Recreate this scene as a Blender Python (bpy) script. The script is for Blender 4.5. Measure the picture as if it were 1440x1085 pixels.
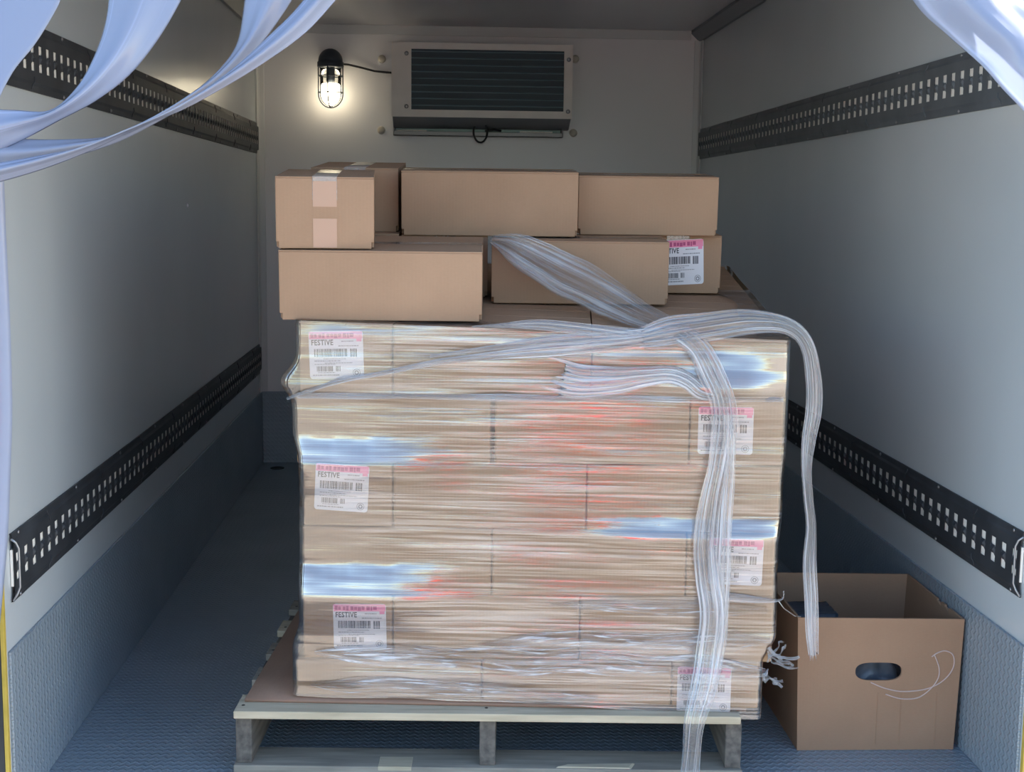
import bpy, bmesh, math, random
from mathutils import Vector, Matrix, noise
random.seed(7)
S = bpy.context.scene
for o in list(bpy.data.objects):
    bpy.data.objects.remove(o)
COL = S.collection
PI = math.pi

# ------------------------------------------------------------------ camera
F_PX = 1902.7
YAW, PIT, ROL = 0.0526, 0.1327, 0.0114
cam_d = bpy.data.cameras.new('camera')
cam = bpy.data.objects.new('camera', cam_d)
COL.objects.link(cam)
cam_d.sensor_width = 36.0
cam_d.lens = F_PX / 1440 * 36.0
cam_d.clip_start = 0.02
fw = Vector((math.sin(YAW) * math.cos(PIT), math.cos(YAW) * math.cos(PIT), -math.sin(PIT)))
rt = Vector((math.cos(YAW), -math.sin(YAW), 0))
up = rt.cross(fw)
rt2 = math.cos(ROL) * rt + math.sin(ROL) * up
up2 = -math.sin(ROL) * rt + math.cos(ROL) * up
m = Matrix((rt2, up2, -fw)).transposed().to_4x4()
m.translation = (0.0019, 0, 1.13)
cam.matrix_world = m
S.camera = cam

# ------------------------------------------------------------------ world, sun, exposure
W = bpy.data.worlds.new('World')
S.world = W
W.use_nodes = True
nt = W.node_tree
sky = nt.nodes.new('ShaderNodeTexSky')
sky.sky_type = 'NISHITA'
sky.sun_disc = False
sky.sun_elevation = math.radians(27)
sky.sun_rotation = math.radians(75)
sky.air_density = 1.0
sky.dust_density = 0.7
sky.ozone_density = 1.0
bg = nt.nodes['Background']
nt.links.new(sky.outputs[0], bg.inputs[0])
bg.inputs[1].default_value = 0.30
sun_d = bpy.data.lights.new('sun', 'SUN')
sun_d.energy = 14.0
sun_d.angle = math.radians(0.6)
sun_d.color = (1.0, 0.90, 0.76)
sun = bpy.data.objects.new('sun', sun_d)
COL.objects.link(sun)
sdir = Vector((0.80, 0.60, math.tan(math.radians(27)) * 0.985))
sun.rotation_euler = sdir.to_track_quat('Z', 'Y').to_euler()
S.view_settings.view_transform = 'Standard'
S.view_settings.look = 'None'
S.view_settings.gamma = 1
S.view_settings.use_curve_mapping = False
S.view_settings.exposure = 0.84
S.cycles.transparent_max_bounces = 24
S.cycles.max_bounces = 12
S.cycles.diffuse_bounces = 8

# ------------------------------------------------------------------ room numbers
XL, XR = -0.7824, 1.1078
Y0, D = 2.41, 5.889
H = 1.878
KICK = 0.3154


# ------------------------------------------------------------------ materials
def mat(name, col, rough=0.6, metal=0.0, spec=0.5):
    m = bpy.data.materials.new(name)
    m.use_nodes = True
    b = m.node_tree.nodes['Principled BSDF']
    b.inputs['Base Color'].default_value = (*col, 1)
    b.inputs['Roughness'].default_value = rough
    b.inputs['Metallic'].default_value = metal
    b.inputs['Specular IOR Level'].default_value = spec
    return m


def N(m, t, **kw):
    n = m.node_tree.nodes.new(t)
    for k, v in kw.items():
        setattr(n, k, v)
    return n


def lk(m, a, b):
    m.node_tree.links.new(a, b)


def noise_tex(m, scale, detail=4, vec=None, sc=(1, 1, 1), coord='Object', dist=0.0):
    if vec is None:
        tc = N(m, 'ShaderNodeTexCoord')
        vec = tc.outputs[coord]
    mp = N(m, 'ShaderNodeMapping')
    mp.inputs['Scale'].default_value = sc
    lk(m, vec, mp.inputs['Vector'])
    nz = N(m, 'ShaderNodeTexNoise')
    nz.inputs['Scale'].default_value = scale
    nz.inputs['Detail'].default_value = detail
    nz.inputs['Distortion'].default_value = dist
    lk(m, mp.outputs[0], nz.inputs['Vector'])
    return nz


def ramp(m, src, p0, c0, p1, c1):
    r = N(m, 'ShaderNodeValToRGB')
    e = r.color_ramp.elements
    e[0].position, e[1].position = p0, p1
    e[0].color = (*c0, 1) if len(c0) == 3 else c0
    e[1].color = (*c1, 1) if len(c1) == 3 else c1
    lk(m, src, r.inputs[0])
    return r


def bump(m, height, strength=0.3, dist=0.002):
    b = N(m, 'ShaderNodeBump')
    b.inputs['Strength'].default_value = strength
    b.inputs['Distance'].default_value = dist
    lk(m, height, b.inputs['Height'])
    return b


def bsdf(m):
    return m.node_tree.nodes['Principled BSDF']


def noisy(name, c0, c1, scale, rough=0.7, metal=0.0, sc=(1, 1, 1), bmp=0.0, detail=5, spec=0.5, bdist=0.002):
    m = mat(name, c0, rough, metal, spec)
    nz = noise_tex(m, scale, detail, sc=sc)
    r = ramp(m, nz.outputs['Fac'], 0.3, c0, 0.7, c1)
    lk(m, r.outputs[0], bsdf(m).inputs['Base Color'])
    if bmp:
        bp = bump(m, nz.outputs['Fac'], bmp, bdist)
        lk(m, bp.outputs[0], bsdf(m).inputs['Normal'])
    return m


def cardboard(name, c0, c1):
    m = mat(name, c0, 0.75, 0, 0.25)
    nz = noise_tex(m, 6, 6, sc=(1, 1, 1))
    fib = noise_tex(m, 120, 3, sc=(1, 1, 3))
    mx = N(m, 'ShaderNodeMath', operation='MULTIPLY_ADD')
    lk(m, fib.outputs['Fac'], mx.inputs[0])
    mx.inputs[1].default_value = 0.35
    lk(m, nz.outputs['Fac'], mx.inputs[2])
    info = N(m, 'ShaderNodeObjectInfo')
    ad = N(m, 'ShaderNodeMath', operation='MULTIPLY_ADD')
    lk(m, info.outputs['Random'], ad.inputs[0])
    ad.inputs[1].default_value = 0.16
    lk(m, mx.outputs[0], ad.inputs[2])
    r = ramp(m, ad.outputs[0], 0.45, c0, 1.0, c1)
    lk(m, r.outputs[0], bsdf(m).inputs['Base Color'])
    # faint flute lines
    tc = N(m, 'ShaderNodeTexCoord')
    wv = N(m, 'ShaderNodeTexWave', wave_type='BANDS', bands_direction='X')
    wv.inputs['Scale'].default_value = 45
    wv.inputs['Distortion'].default_value = 0.6
    lk(m, tc.outputs['Object'], wv.inputs['Vector'])
    bp = bump(m, wv.outputs['Fac'], 0.05, 0.001)
    lk(m, bp.outputs[0], bsdf(m).inputs['Normal'])
    return m


def plate(name, c0, c1, axes, metal=0.25, px=0.022, py=0.016):
    """embossed chevron tread plate; axes = which object axes run along / across"""
    m = mat(name, c0, 0.42, metal)
    tc = N(m, 'ShaderNodeTexCoord')
    sp = N(m, 'ShaderNodeSeparateXYZ')
    lk(m, tc.outputs['Object'], sp.inputs[0])
    a, b = sp.outputs[axes[0]], sp.outputs[axes[1]]
    pp = N(m, 'ShaderNodeMath', operation='PINGPONG')
    lk(m, a, pp.inputs[0])
    pp.inputs[1].default_value = px
    ad = N(m, 'ShaderNodeMath', operation='MULTIPLY_ADD')
    lk(m, pp.outputs[0], ad.inputs[0])
    ad.inputs[1].default_value = 1.0
    lk(m, b, ad.inputs[2])
    ml = N(m, 'ShaderNodeMath', operation='MULTIPLY')
    lk(m, ad.outputs[0], ml.inputs[0])
    ml.inputs[1].default_value = 2 * PI / py
    sn = N(m, 'ShaderNodeMath', operation='SINE')
    lk(m, ml.outputs[0], sn.inputs[0])
    # break the ridges at the chevron's folds
    s2 = N(m, 'ShaderNodeMath', operation='MULTIPLY')
    lk(m, a, s2.inputs[0])
    s2.inputs[1].default_value = 2 * PI / px
    c2 = N(m, 'ShaderNodeMath', operation='COSINE')
    lk(m, s2.outputs[0], c2.inputs[0])
    sm = N(m, 'ShaderNodeMath', operation='MULTIPLY_ADD')
    lk(m, c2.outputs[0], sm.inputs[0])
    sm.inputs[1].default_value = -0.12
    lk(m, sn.outputs[0], sm.inputs[2])
    mr = N(m, 'ShaderNodeMapRange', interpolation_type='SMOOTHSTEP')
    lk(m, sm.outputs[0], mr.inputs[0])
    mr.inputs[1].default_value = -0.1
    mr.inputs[2].default_value = 0.9
    bp = bump(m, mr.outputs[0], 0.8, 0.0018)
    lk(m, bp.outputs[0], bsdf(m).inputs['Normal'])
    nz = noise_tex(m, 3.5, 6)
    r = ramp(m, nz.outputs['Fac'], 0.3, c0, 0.7, c1)
    lk(m, r.outputs[0], bsdf(m).inputs['Base Color'])
    return m


def film(name, haze_lo, haze_hi, sc, base=0.05, peak=0.7, tint=(0.92, 0.91, 0.91), bmp=0.5, gloss=0.10, rough=0.12,
         s2=None, bdist=0.004, taut=False, ior=1.45):
    """clear stretch film: see-through, with stretched milky streaks and a wavy gloss (uv = metres along, metres up)"""
    m = bpy.data.materials.new(name)
    m.use_nodes = True
    t = m.node_tree
    t.nodes.remove(t.nodes['Principled BSDF'])
    out = t.nodes['Material Output']
    tc = N(m, 'ShaderNodeTexCoord')
    a = noise_tex(m, 1.0, 5, tc.outputs['UV'], sc, dist=0.6)
    b = noise_tex(m, 1.0, 3, tc.outputs['UV'], s2 or (sc[0] * 0.4, sc[1] * 0.22, 1), dist=0.3)
    big = noise_tex(m, 1.0, 2, tc.outputs['UV'], (3.0, 5.0, 1))
    mu = N(m, 'ShaderNodeMath', operation='MULTIPLY_ADD')
    lk(m, b.outputs['Fac'], mu.inputs[0])
    mu.inputs[1].default_value = 0.6
    lk(m, a.outputs['Fac'], mu.inputs[2])
    mu2 = N(m, 'ShaderNodeMath', operation='MULTIPLY_ADD')
    lk(m, big.outputs['Fac'], mu2.inputs[0])
    mu2.inputs[1].default_value = 0.5
    lk(m, mu.outputs[0], mu2.inputs[2])
    if taut:                     # the lowest and topmost turns of film lie several layers thick
        sx = N(m, 'ShaderNodeSeparateXYZ')
        lk(m, tc.outputs['UV'], sx.inputs[0])
        for a0, a1, amt in ((0.40, 0.28, 0.17), (0.74, 0.79, 0.12)):
            lay = N(m, 'ShaderNodeMapRange')
            lk(m, sx.outputs[1], lay.inputs[0])
            lay.inputs[1].default_value = a0
            lay.inputs[2].default_value = a1
            lay.inputs[4].default_value = amt
            ad = N(m, 'ShaderNodeMath', operation='ADD')
            lk(m, mu2.outputs[0], ad.inputs[0])
            lk(m, lay.outputs[0], ad.inputs[1])
            mu2 = ad
    hz = N(m, 'ShaderNodeMapRange', interpolation_type='SMOOTHSTEP')
    lk(m, mu2.outputs[0], hz.inputs[0])
    hz.inputs[1].default_value = haze_lo
    hz.inputs[2].default_value = haze_hi
    hz.inputs[3].default_value = base
    hz.inputs[4].default_value = peak
    bp = bump(m, mu.outputs[0], bmp, bdist)
    att = None
    if taut:                     # where the film is pulled tight it is smooth, clear and shiny
        att = N(m, 'ShaderNodeAttribute', attribute_name='taut')
        bs = N(m, 'ShaderNodeMapRange')
        lk(m, att.outputs['Fac'], bs.inputs[0])
        bs.inputs[3].default_value = bmp
        bs.inputs[4].default_value = 0.10
        lk(m, bs.outputs[0], bp.inputs['Strength'])
    tr = N(m, 'ShaderNodeBsdfTransparent')
    tr.inputs[0].default_value = (0.97, 0.975, 0.98, 1)
    df = N(m, 'ShaderNodeBsdfDiffuse')
    df.inputs[0].default_value = (*tint, 1)
    lk(m, bp.outputs[0], df.inputs['Normal'])
    tl = N(m, 'ShaderNodeBsdfTranslucent')
    tl.inputs[0].default_value = (*tint, 1)
    milk = N(m, 'ShaderNodeMixShader')
    milk.inputs[0].default_value = 0.3
    lk(m, df.outputs[0], milk.inputs[1])
    lk(m, tl.outputs[0], milk.inputs[2])
    m1 = N(m, 'ShaderNodeMixShader')
    if taut:
        h1 = N(m, 'ShaderNodeMapRange')
        lk(m, att.outputs['Fac'], h1.inputs[0])
        h1.inputs[3].default_value = 1.0
        h1.inputs[4].default_value = 0.15
        h2 = N(m, 'ShaderNodeMath', operation='MULTIPLY')
        lk(m, h1.outputs[0], h2.inputs[0])
        lk(m, hz.outputs[0], h2.inputs[1])
        lk(m, h2.outputs[0], m1.inputs[0])
    else:
        lk(m, hz.outputs[0], m1.inputs[0])
    lk(m, tr.outputs[0], m1.inputs[1])
    lk(m, milk.outputs[0], m1.inputs[2])
    gl = N(m, 'ShaderNodeBsdfGlossy')
    gl.inputs['Roughness'].default_value = rough
    lk(m, bp.outputs[0], gl.inputs['Normal'])
    fr = N(m, 'ShaderNodeFresnel')
    fr.inputs[0].default_value = ior
    lk(m, bp.outputs[0], fr.inputs['Normal'])
    fa = N(m, 'ShaderNodeMath', operation='ADD', use_clamp=True)
    lk(m, fr.outputs[0], fa.inputs[0])
    fa.inputs[1].default_value = gloss
    if taut:
        ga = N(m, 'ShaderNodeMapRange')
        ga.inputs[3].default_value = gloss
        ga.inputs[4].default_value = gloss * 2.0
        at2 = N(m, 'ShaderNodeAttribute', attribute_name='shine')
        lk(m, at2.outputs['Fac'], ga.inputs[0])
        # stretched folds: some lie double and mirror more, some hardly at all
        gs = N(m, 'ShaderNodeMapRange', interpolation_type='SMOOTHSTEP')
        lk(m, mu.outputs[0], gs.inputs[0])
        gs.inputs[1].default_value = 0.62
        gs.inputs[2].default_value = 0.98
        gs.inputs[3].default_value = 0.25
        gs.inputs[4].default_value = 1.5
        gm = N(m, 'ShaderNodeMix', data_type='FLOAT')
        lk(m, att.outputs['Fac'], gm.inputs[0])
        lk(m, gs.outputs[0], gm.inputs[2])
        gm.inputs[3].default_value = 1.0
        gx = N(m, 'ShaderNodeMath', operation='MULTIPLY')
        lk(m, ga.outputs[0], gx.inputs[0])
        lk(m, gm.outputs[0], gx.inputs[1])
        lk(m, gx.outputs[0], fa.inputs[1])
    m2 = N(m, 'ShaderNodeMixShader')
    lk(m, fa.outputs[0], m2.inputs[0])
    lk(m, m1.outputs[0], m2.inputs[1])
    lk(m, gl.outputs[0], m2.inputs[2])
    lk(m, m2.outputs[0], out.inputs[0])
    return m


def vinyl(name, tint):
    """milky pvc curtain strip with faint lines drawn along its length (uv.x across)"""
    m = bpy.data.materials.new(name)
    m.use_nodes = True
    t = m.node_tree
    t.nodes.remove(t.nodes['Principled BSDF'])
    out = t.nodes['Material Output']
    tc = N(m, 'ShaderNodeTexCoord')
    a = noise_tex(m, 1.0, 2, tc.outputs['UV'], (75, 0.5, 1))
    r = ramp(m, a.outputs['Fac'], 0.60, tint, 0.72, tuple(min(1, c * 1.32) for c in tint))
    df = N(m, 'ShaderNodeBsdfDiffuse')
    lk(m, r.outputs[0], df.inputs[0])
    tl = N(m, 'ShaderNodeBsdfTranslucent')
    lk(m, r.outputs[0], tl.inputs[0])
    mx = N(m, 'ShaderNodeMixShader')
    mx.inputs[0].default_value = 0.45
    lk(m, df.outputs[0], mx.inputs[1])
    lk(m, tl.outputs[0], mx.inputs[2])
    tr = N(m, 'ShaderNodeBsdfTransparent')
    m0 = N(m, 'ShaderNodeMixShader')
    m0.inputs[0].default_value = 0.10
    lk(m, mx.outputs[0], m0.inputs[1])
    lk(m, tr.outputs[0], m0.inputs[2])
    gl = N(m, 'ShaderNodeBsdfGlossy')
    gl.inputs['Roughness'].default_value = 0.22
    bp = bump(m, a.outputs['Fac'], 0.08, 0.001)
    lk(m, bp.outputs[0], gl.inputs['Normal'])
    fr = N(m, 'ShaderNodeFresnel')
    fr.inputs[0].default_value = 1.45
    m2 = N(m, 'ShaderNodeMixShader')
    lk(m, fr.outputs[0], m2.inputs[0])
    lk(m, m0.outputs[0], m2.inputs[1])
    lk(m, gl.outputs[0], m2.inputs[2])
    lk(m, m2.outputs[0], out.inputs[0])
    return m


def emit(name, col, st):
    m = bpy.data.materials.new(name)
    m.use_nodes = True
    b = bsdf(m)
    b.inputs['Base Color'].default_value = (0.9, 0.88, 0.8, 1)
    b.inputs['Emission Color'].default_value = (*col, 1)
    b.inputs['Emission Strength'].default_value = st
    return m


def clear(name, rough=0.03, tint=(0.95, 0.96, 0.95), add=0.03):
    m = bpy.data.materials.new(name)
    m.use_nodes = True
    t = m.node_tree
    t.nodes.remove(t.nodes['Principled BSDF'])
    out = t.nodes['Material Output']
    tr = N(m, 'ShaderNodeBsdfTransparent')
    tr.inputs[0].default_value = (*tint, 1)
    gl = N(m, 'ShaderNodeBsdfGlossy')
    gl.inputs['Roughness'].default_value = rough
    fr = N(m, 'ShaderNodeFresnel')
    fr.inputs[0].default_value = 1.45
    fa = N(m, 'ShaderNodeMath', operation='ADD', use_clamp=True)
    lk(m, fr.outputs[0], fa.inputs[0])
    fa.inputs[1].default_value = add
    mx = N(m, 'ShaderNodeMixShader')
    lk(m, fa.outputs[0], mx.inputs[0])
    lk(m, tr.outputs[0], mx.inputs[1])
    lk(m, gl.outputs[0], mx.inputs[2])
    lk(m, mx.outputs[0], out.inputs[0])
    return m


M = {}
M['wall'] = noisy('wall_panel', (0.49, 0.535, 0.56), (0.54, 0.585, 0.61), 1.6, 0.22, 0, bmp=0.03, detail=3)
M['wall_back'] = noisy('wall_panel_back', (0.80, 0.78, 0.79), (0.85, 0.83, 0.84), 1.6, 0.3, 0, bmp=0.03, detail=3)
M['ceiling'] = noisy('ceiling_panel', (0.66, 0.65, 0.68), (0.71, 0.70, 0.73), 2, 0.3)
M['cove'] = mat('cove_grey', (0.20, 0.21, 0.23), 0.5)
M['post'] = mat('corner_trim_white', (0.66, 0.66, 0.66), 0.35)
M['floor'] = plate('floor_tread', (0.24, 0.305, 0.365), (0.30, 0.365, 0.425), (0, 1), px=0.0088, py=0.019)
M['kick_side'] = plate('kick_plate_side', (0.27, 0.335, 0.395), (0.33, 0.395, 0.455), (2, 1), px=0.0088, py=0.019)
M['kick_back'] = plate('kick_plate_back', (0.27, 0.335, 0.395), (0.33, 0.395, 0.455), (0, 2), px=0.0088, py=0.019)
M['card'] = cardboard('cardboard', (0.33, 0.212, 0.138), (0.395, 0.258, 0.170))
M['card_warm_reflect'] = cardboard('cardboard_warm_reflect', (0.345, 0.222, 0.128), (0.415, 0.272, 0.160))  # same board as the loose boxes; film's golden reflection mixed into its colour
M['card_old'] = cardboard('cardboard_dull', (0.30, 0.185, 0.118), (0.355, 0.225, 0.145))
M['sheet'] = cardboard('cardboard_sheet', (0.27, 0.165, 0.12), (0.33, 0.21, 0.15))
M['edge'] = mat('cardboard_edge', (0.52, 0.36, 0.24), 0.9)
M['paper'] = mat('label_paper', (0.80, 0.80, 0.86), 0.5)
M['pink'] = mat('label_pink', (0.90, 0.28, 0.48), 0.5)
M['pink_ink'] = mat('label_dark_pink', (0.50, 0.07, 0.22), 0.5)
M['ink'] = mat('label_ink', (0.03, 0.03, 0.05), 0.6)
M['ink_grey'] = mat('label_grey_ink', (0.30, 0.30, 0.34), 0.6)
M['tape'] = mat('packing_tape_tan', (0.47, 0.315, 0.235), 0.28)
M['tape_clear'] = film('tape_clear', 0.9, 1.3, (20, 20, 1), base=0.22, peak=0.5, bmp=0.1, gloss=0.06)
M['wood'] = noisy('pallet_wood_grey', (0.20, 0.185, 0.155), (0.34, 0.315, 0.26), 7, 0.85, sc=(1, 9, 9), bmp=0.3)
M['wood_pale'] = noisy('pallet_wood_pale', (0.40, 0.35, 0.25), (0.55, 0.485, 0.36), 8, 0.85, sc=(1, 9, 9), bmp=0.3)
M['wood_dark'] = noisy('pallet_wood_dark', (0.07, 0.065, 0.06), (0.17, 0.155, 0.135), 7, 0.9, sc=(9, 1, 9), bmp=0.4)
M['nail'] = mat('nail_steel', (0.05, 0.045, 0.04), 0.5, 0.6)
M['rail'] = noisy('track_black', (0.030, 0.033, 0.038), (0.050, 0.055, 0.063), 14, 0.5, 0.0, spec=0.28)
M['rail_reflect'] = noisy('track_reflect', (0.085, 0.098, 0.112), (0.12, 0.135, 0.15), 14, 0.45, 0.0, spec=0.35)  # black track with its grey-blue reflection put into the base colour
M['rail_in'] = mat('track_backing_cream', (0.90, 0.87, 0.80), 0.45)
M['screw'] = mat('screw_steel', (0.30, 0.30, 0.31), 0.35, 0.9)
M['rail_cap'] = mat('track_end_steel', (0.35, 0.37, 0.40), 0.35, 0.8)
M['rubber'] = mat('gasket_black', (0.035, 0.04, 0.045), 0.55)
M['yellow'] = noisy('yellow_edge_tape', (0.46, 0.34, 0.05), (0.58, 0.43, 0.08), 30, 0.5)
M['truck'] = mat('truck_skin_white', (0.72, 0.72, 0.72), 0.35)
M['asphalt'] = noisy('asphalt', (0.30, 0.275, 0.245), (0.40, 0.37, 0.33), 30, 0.9, bmp=0.4)
M['alu'] = noisy('unit_aluminium', (0.80, 0.73, 0.68), (0.87, 0.80, 0.75), 12, 0.4, 0.0)
M['alu_dark'] = mat('unit_grey', (0.26, 0.26, 0.27), 0.4, 0.3)
M['coil'] = mat('coil_blue_black', (0.018, 0.042, 0.062), 0.5)
M['fin'] = mat('coil_fin', (0.17, 0.25, 0.30), 0.4, 0.1)
M['dark'] = mat('opening_dark', (0.02, 0.028, 0.032), 0.6)
M['teal'] = mat('drip_tray_teal', (0.10, 0.15, 0.15), 0.35, 0.4)
M['lamp_metal'] = mat('lamp_painted_iron', (0.045, 0.055, 0.075), 0.45, 0.3)
M['cable'] = mat('cable_black', (0.015, 0.015, 0.018), 0.5)
M['glass'] = clear('lamp_glass')
M['bulb'] = emit('lamp_glow', (1.0, 0.86, 0.62), 4.8)
M['plug'] = mat('plug_cream', (0.62, 0.56, 0.47), 0.5)
M['film'] = film('stretch_film', 1.03, 1.42, (4.0, 200, 1), base=0.03, peak=0.32, gloss=0.19, rough=0.07, taut=True, bmp=0.23, tint=(0.90, 0.89, 0.93))
M['film_top'] = film('stretch_film_top', 1.05, 1.45, (14, 14, 1), base=0.05, peak=0.40, gloss=0.03, ior=1.15, bmp=0.8)
M['tail'] = film('stretch_film_rope', 0.94, 1.40, (130, 2.5, 1), base=0.15, peak=0.95, gloss=0.13, bmp=0.7, tint=(0.82, 0.88, 0.98), s2=(34, 1.2, 1))
M['wisp'] = film('stretch_film_crumpled', 1.02, 1.38, (16, 70, 1), base=0.0, peak=0.85, gloss=0.05, ior=1.2, bmp=0.9, tint=(0.88, 0.91, 0.96), s2=(7, 30, 1))
M['vinyl'] = vinyl('curtain_vinyl', (0.45, 0.52, 0.70))
M['bag'] = noisy('plastic_bag_grey', (0.10, 0.12, 0.15), (0.18, 0.20, 0.24), 12, 0.25, bmp=0.6, bdist=0.01)
M['bag_blue'] = noisy('folded_plastic_dark_blue', (0.03, 0.05, 0.08), (0.06, 0.08, 0.11), 12, 0.45)
M['scuff'] = mat('scuff_pale', (0.52, 0.40, 0.36), 0.6)
M['strand'] = film('film_strand', 0.8, 1.2, (30, 30, 1), base=0.55, peak=0.9, gloss=0.1)
M['red_cloth'] = mat('red_jacket', (0.80, 0.03, 0.035), 0.7)
M['jeans'] = mat('blue_jeans', (0.05, 0.08, 0.16), 0.85)
M['skin'] = mat('skin', (0.55, 0.34, 0.25), 0.5)
M['hair'] = mat('hair_brown', (0.05, 0.03, 0.02), 0.6)
M['phone'] = mat('phone_black', (0.02, 0.02, 0.02), 0.2)


# ------------------------------------------------------------------ mesh helpers
class MB:
    def __init__(self):
        self.v, self.f, self.uv, self.sm, self.mi = [], [], {}, [], []

    def add(self, verts, faces, smooth=False, mi=0):
        b = len(self.v)
        self.v += [Vector(p) for p in verts]
        for f in faces:
            self.f.append([b + i for i in f])
            self.sm.append(smooth)
            self.mi.append(mi)
        return b

    def box(self, lo, hi, mi=0):
        x0, y0, z0 = lo
        x1, y1, z1 = hi
        self.add([(x0, y0, z0), (x1, y0, z0), (x1, y1, z0), (x0, y1, z0), (x0, y0, z1), (x1, y0, z1), (x1, y1, z1), (x0, y1, z1)],
                 [(0, 3, 2, 1), (4, 5, 6, 7), (0, 1, 5, 4), (1, 2, 6, 5), (2, 3, 7, 6), (3, 0, 4, 7)], mi=mi)
        return self

    def hexa(self, c, mi=0):
        self.add(c, [(0, 3, 2, 1), (4, 5, 6, 7), (0, 1, 5, 4), (1, 2, 6, 5), (2, 3, 7, 6), (3, 0, 4, 7)], mi=mi)
        return self

    def prism(self, outline, axis, a, b, mi=0):
        """outline: 2D points (counter-clockwise in the plane of the two other axes), extruded along axis from a to b"""
        n = len(outline)

        def P(p, t):
            if axis == 0:
                return (t, p[0], p[1])
            if axis == 1:
                return (p[0], t, p[1])
            return (p[0], p[1], t)
        vs = [P(p, a) for p in outline] + [P(p, b) for p in outline]
        fs = [tuple(range(n))[::-1], tuple(range(n, 2 * n))] + [(i, (i + 1) % n, n + (i + 1) % n, n + i) for i in range(n)]
        self.add(vs, fs, mi=mi)
        return self

    def tube(self, path, r, n=8, closed=False, mi=0):
        P = [Vector(p) for p in path]
        R = r if isinstance(r, (list, tuple)) else [r] * len(P)
        rings = []
        ref = None
        for i, p in enumerate(P):
            a = P[i - 1] if (i > 0 or closed) else p
            b = P[(i + 1) % len(P)] if (i < len(P) - 1 or closed) else p
            t = (b - a).normalized()
            if ref is None:
                ref = t.orthogonal().normalized()
            ref = (ref - t * ref.dot(t)).normalized()
            q = t.cross(ref)
            rings.append([p + R[i] * (math.cos(2 * PI * k / n) * ref + math.sin(2 * PI * k / n) * q) for k in range(n)])
        vs = [v for rr in rings for v in rr]
        fs = []
        cnt = len(P)
        for i in range(cnt if closed else cnt - 1):
            j = (i + 1) % cnt
            for k in range(n):
                fs.append((i * n + k, i * n + (k + 1) % n, j * n + (k + 1) % n, j * n + k))
        if not closed:
            fs.append(tuple(range(n))[::-1])
            fs.append(tuple((cnt - 1) * n + k for k in range(n)))
        self.add(vs, fs, True, mi)
        return self

    def lathe(self, prof, n=24, c=(0, 0, 0), ax='z', mi=0):
        vs = []
        for r, h in prof:
            for k in range(n):
                a = 2 * PI * k / n
                p = (r * math.cos(a), r * math.sin(a), h)
                if ax == 'y':
                    p = (p[0], p[2], p[1])
                if ax == 'x':
                    p = (p[2], p[0], p[1])
                vs.append((p[0] + c[0], p[1] + c[1], p[2] + c[2]))
        fs = []
        for i in range(len(prof) - 1):
            for k in range(n):
                fs.append((i * n + k, i * n + (k + 1) % n, (i + 1) * n + (k + 1) % n, (i + 1) * n + k))
        fs.append(tuple(range(n))[::-1])
        fs.append(tuple((len(prof) - 1) * n + k for k in range(n)))
        self.add(vs, fs, True, mi)
        return self

    def grid(self, fn, nu, nv, uvf=None, mi=0, closed=False):
        vs = []
        uvs = []
        for j in range(nv + 1):
            for i in range(nu + 1):
                vs.append(fn(i / nu, j / nv))
                uvs.append(uvf(i / nu, j / nv) if uvf else (i / nu, j / nv))
        fs = [(j * (nu + 1) + i, j * (nu + 1) + i + 1, (j + 1) * (nu + 1) + i + 1, (j + 1) * (nu + 1) + i) for j in range(nv) for i in range(nu)]
        b = self.add(vs, fs, True, mi)
        for k, u in enumerate(uvs):
            self.uv[b + k] = u
        return self

    def build(self, name, mats, parent=None, bevel=0.0, seg=2, M4=None, solid=0.0, fix=True):
        if M4 is not None:
            self.v = [M4 @ p for p in self.v]
        me = bpy.data.meshes.new(name)
        me.from_pydata([tuple(p) for p in self.v], [], self.f)
        if not isinstance(mats, (list, tuple)):
            mats = [mats]
        for mm in mats:
            me.materials.append(mm)
        for p, s, k in zip(me.polygons, self.sm, self.mi):
            p.use_smooth = s
            p.material_index = k
        if self.uv:
            lay = me.uv_layers.new(name='UVMap')
            for l in me.loops:
                lay.data[l.index].uv = self.uv.get(l.vertex_index, (0, 0))
        elif fix:
            bm = bmesh.new()
            bm.from_mesh(me)
            bmesh.ops.recalc_face_normals(bm, faces=bm.faces)
            bm.to_mesh(me)
            bm.free()
        o = bpy.data.objects.new(name, me)
        COL.objects.link(o)
        if parent is not None:
            o.parent = parent
        if bevel:
            md = o.modifiers.new('bevel', 'BEVEL')
            md.width = bevel
            md.segments = seg
            md.limit_method = 'ANGLE'
            md.angle_limit = math.radians(40)
        if solid:
            md = o.modifiers.new('solid', 'SOLIDIFY')
            md.thickness = solid
            md.offset = 0
        return o


def tag(o, label, cat, group=None):
    o['label'] = label
    o['category'] = cat
    if group:
        o['group'] = group
    return o


def thing(name, loc, label, cat, group=None, rz=0.0):
    o = bpy.data.objects.new(name, None)
    COL.objects.link(o)
    o.location = loc
    o.rotation_euler = (0, 0, rz)
    o.empty_display_size = 0.05
    return tag(o, label, cat, group)


def struct(o):
    o['kind'] = 'structure'
    return o


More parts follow.
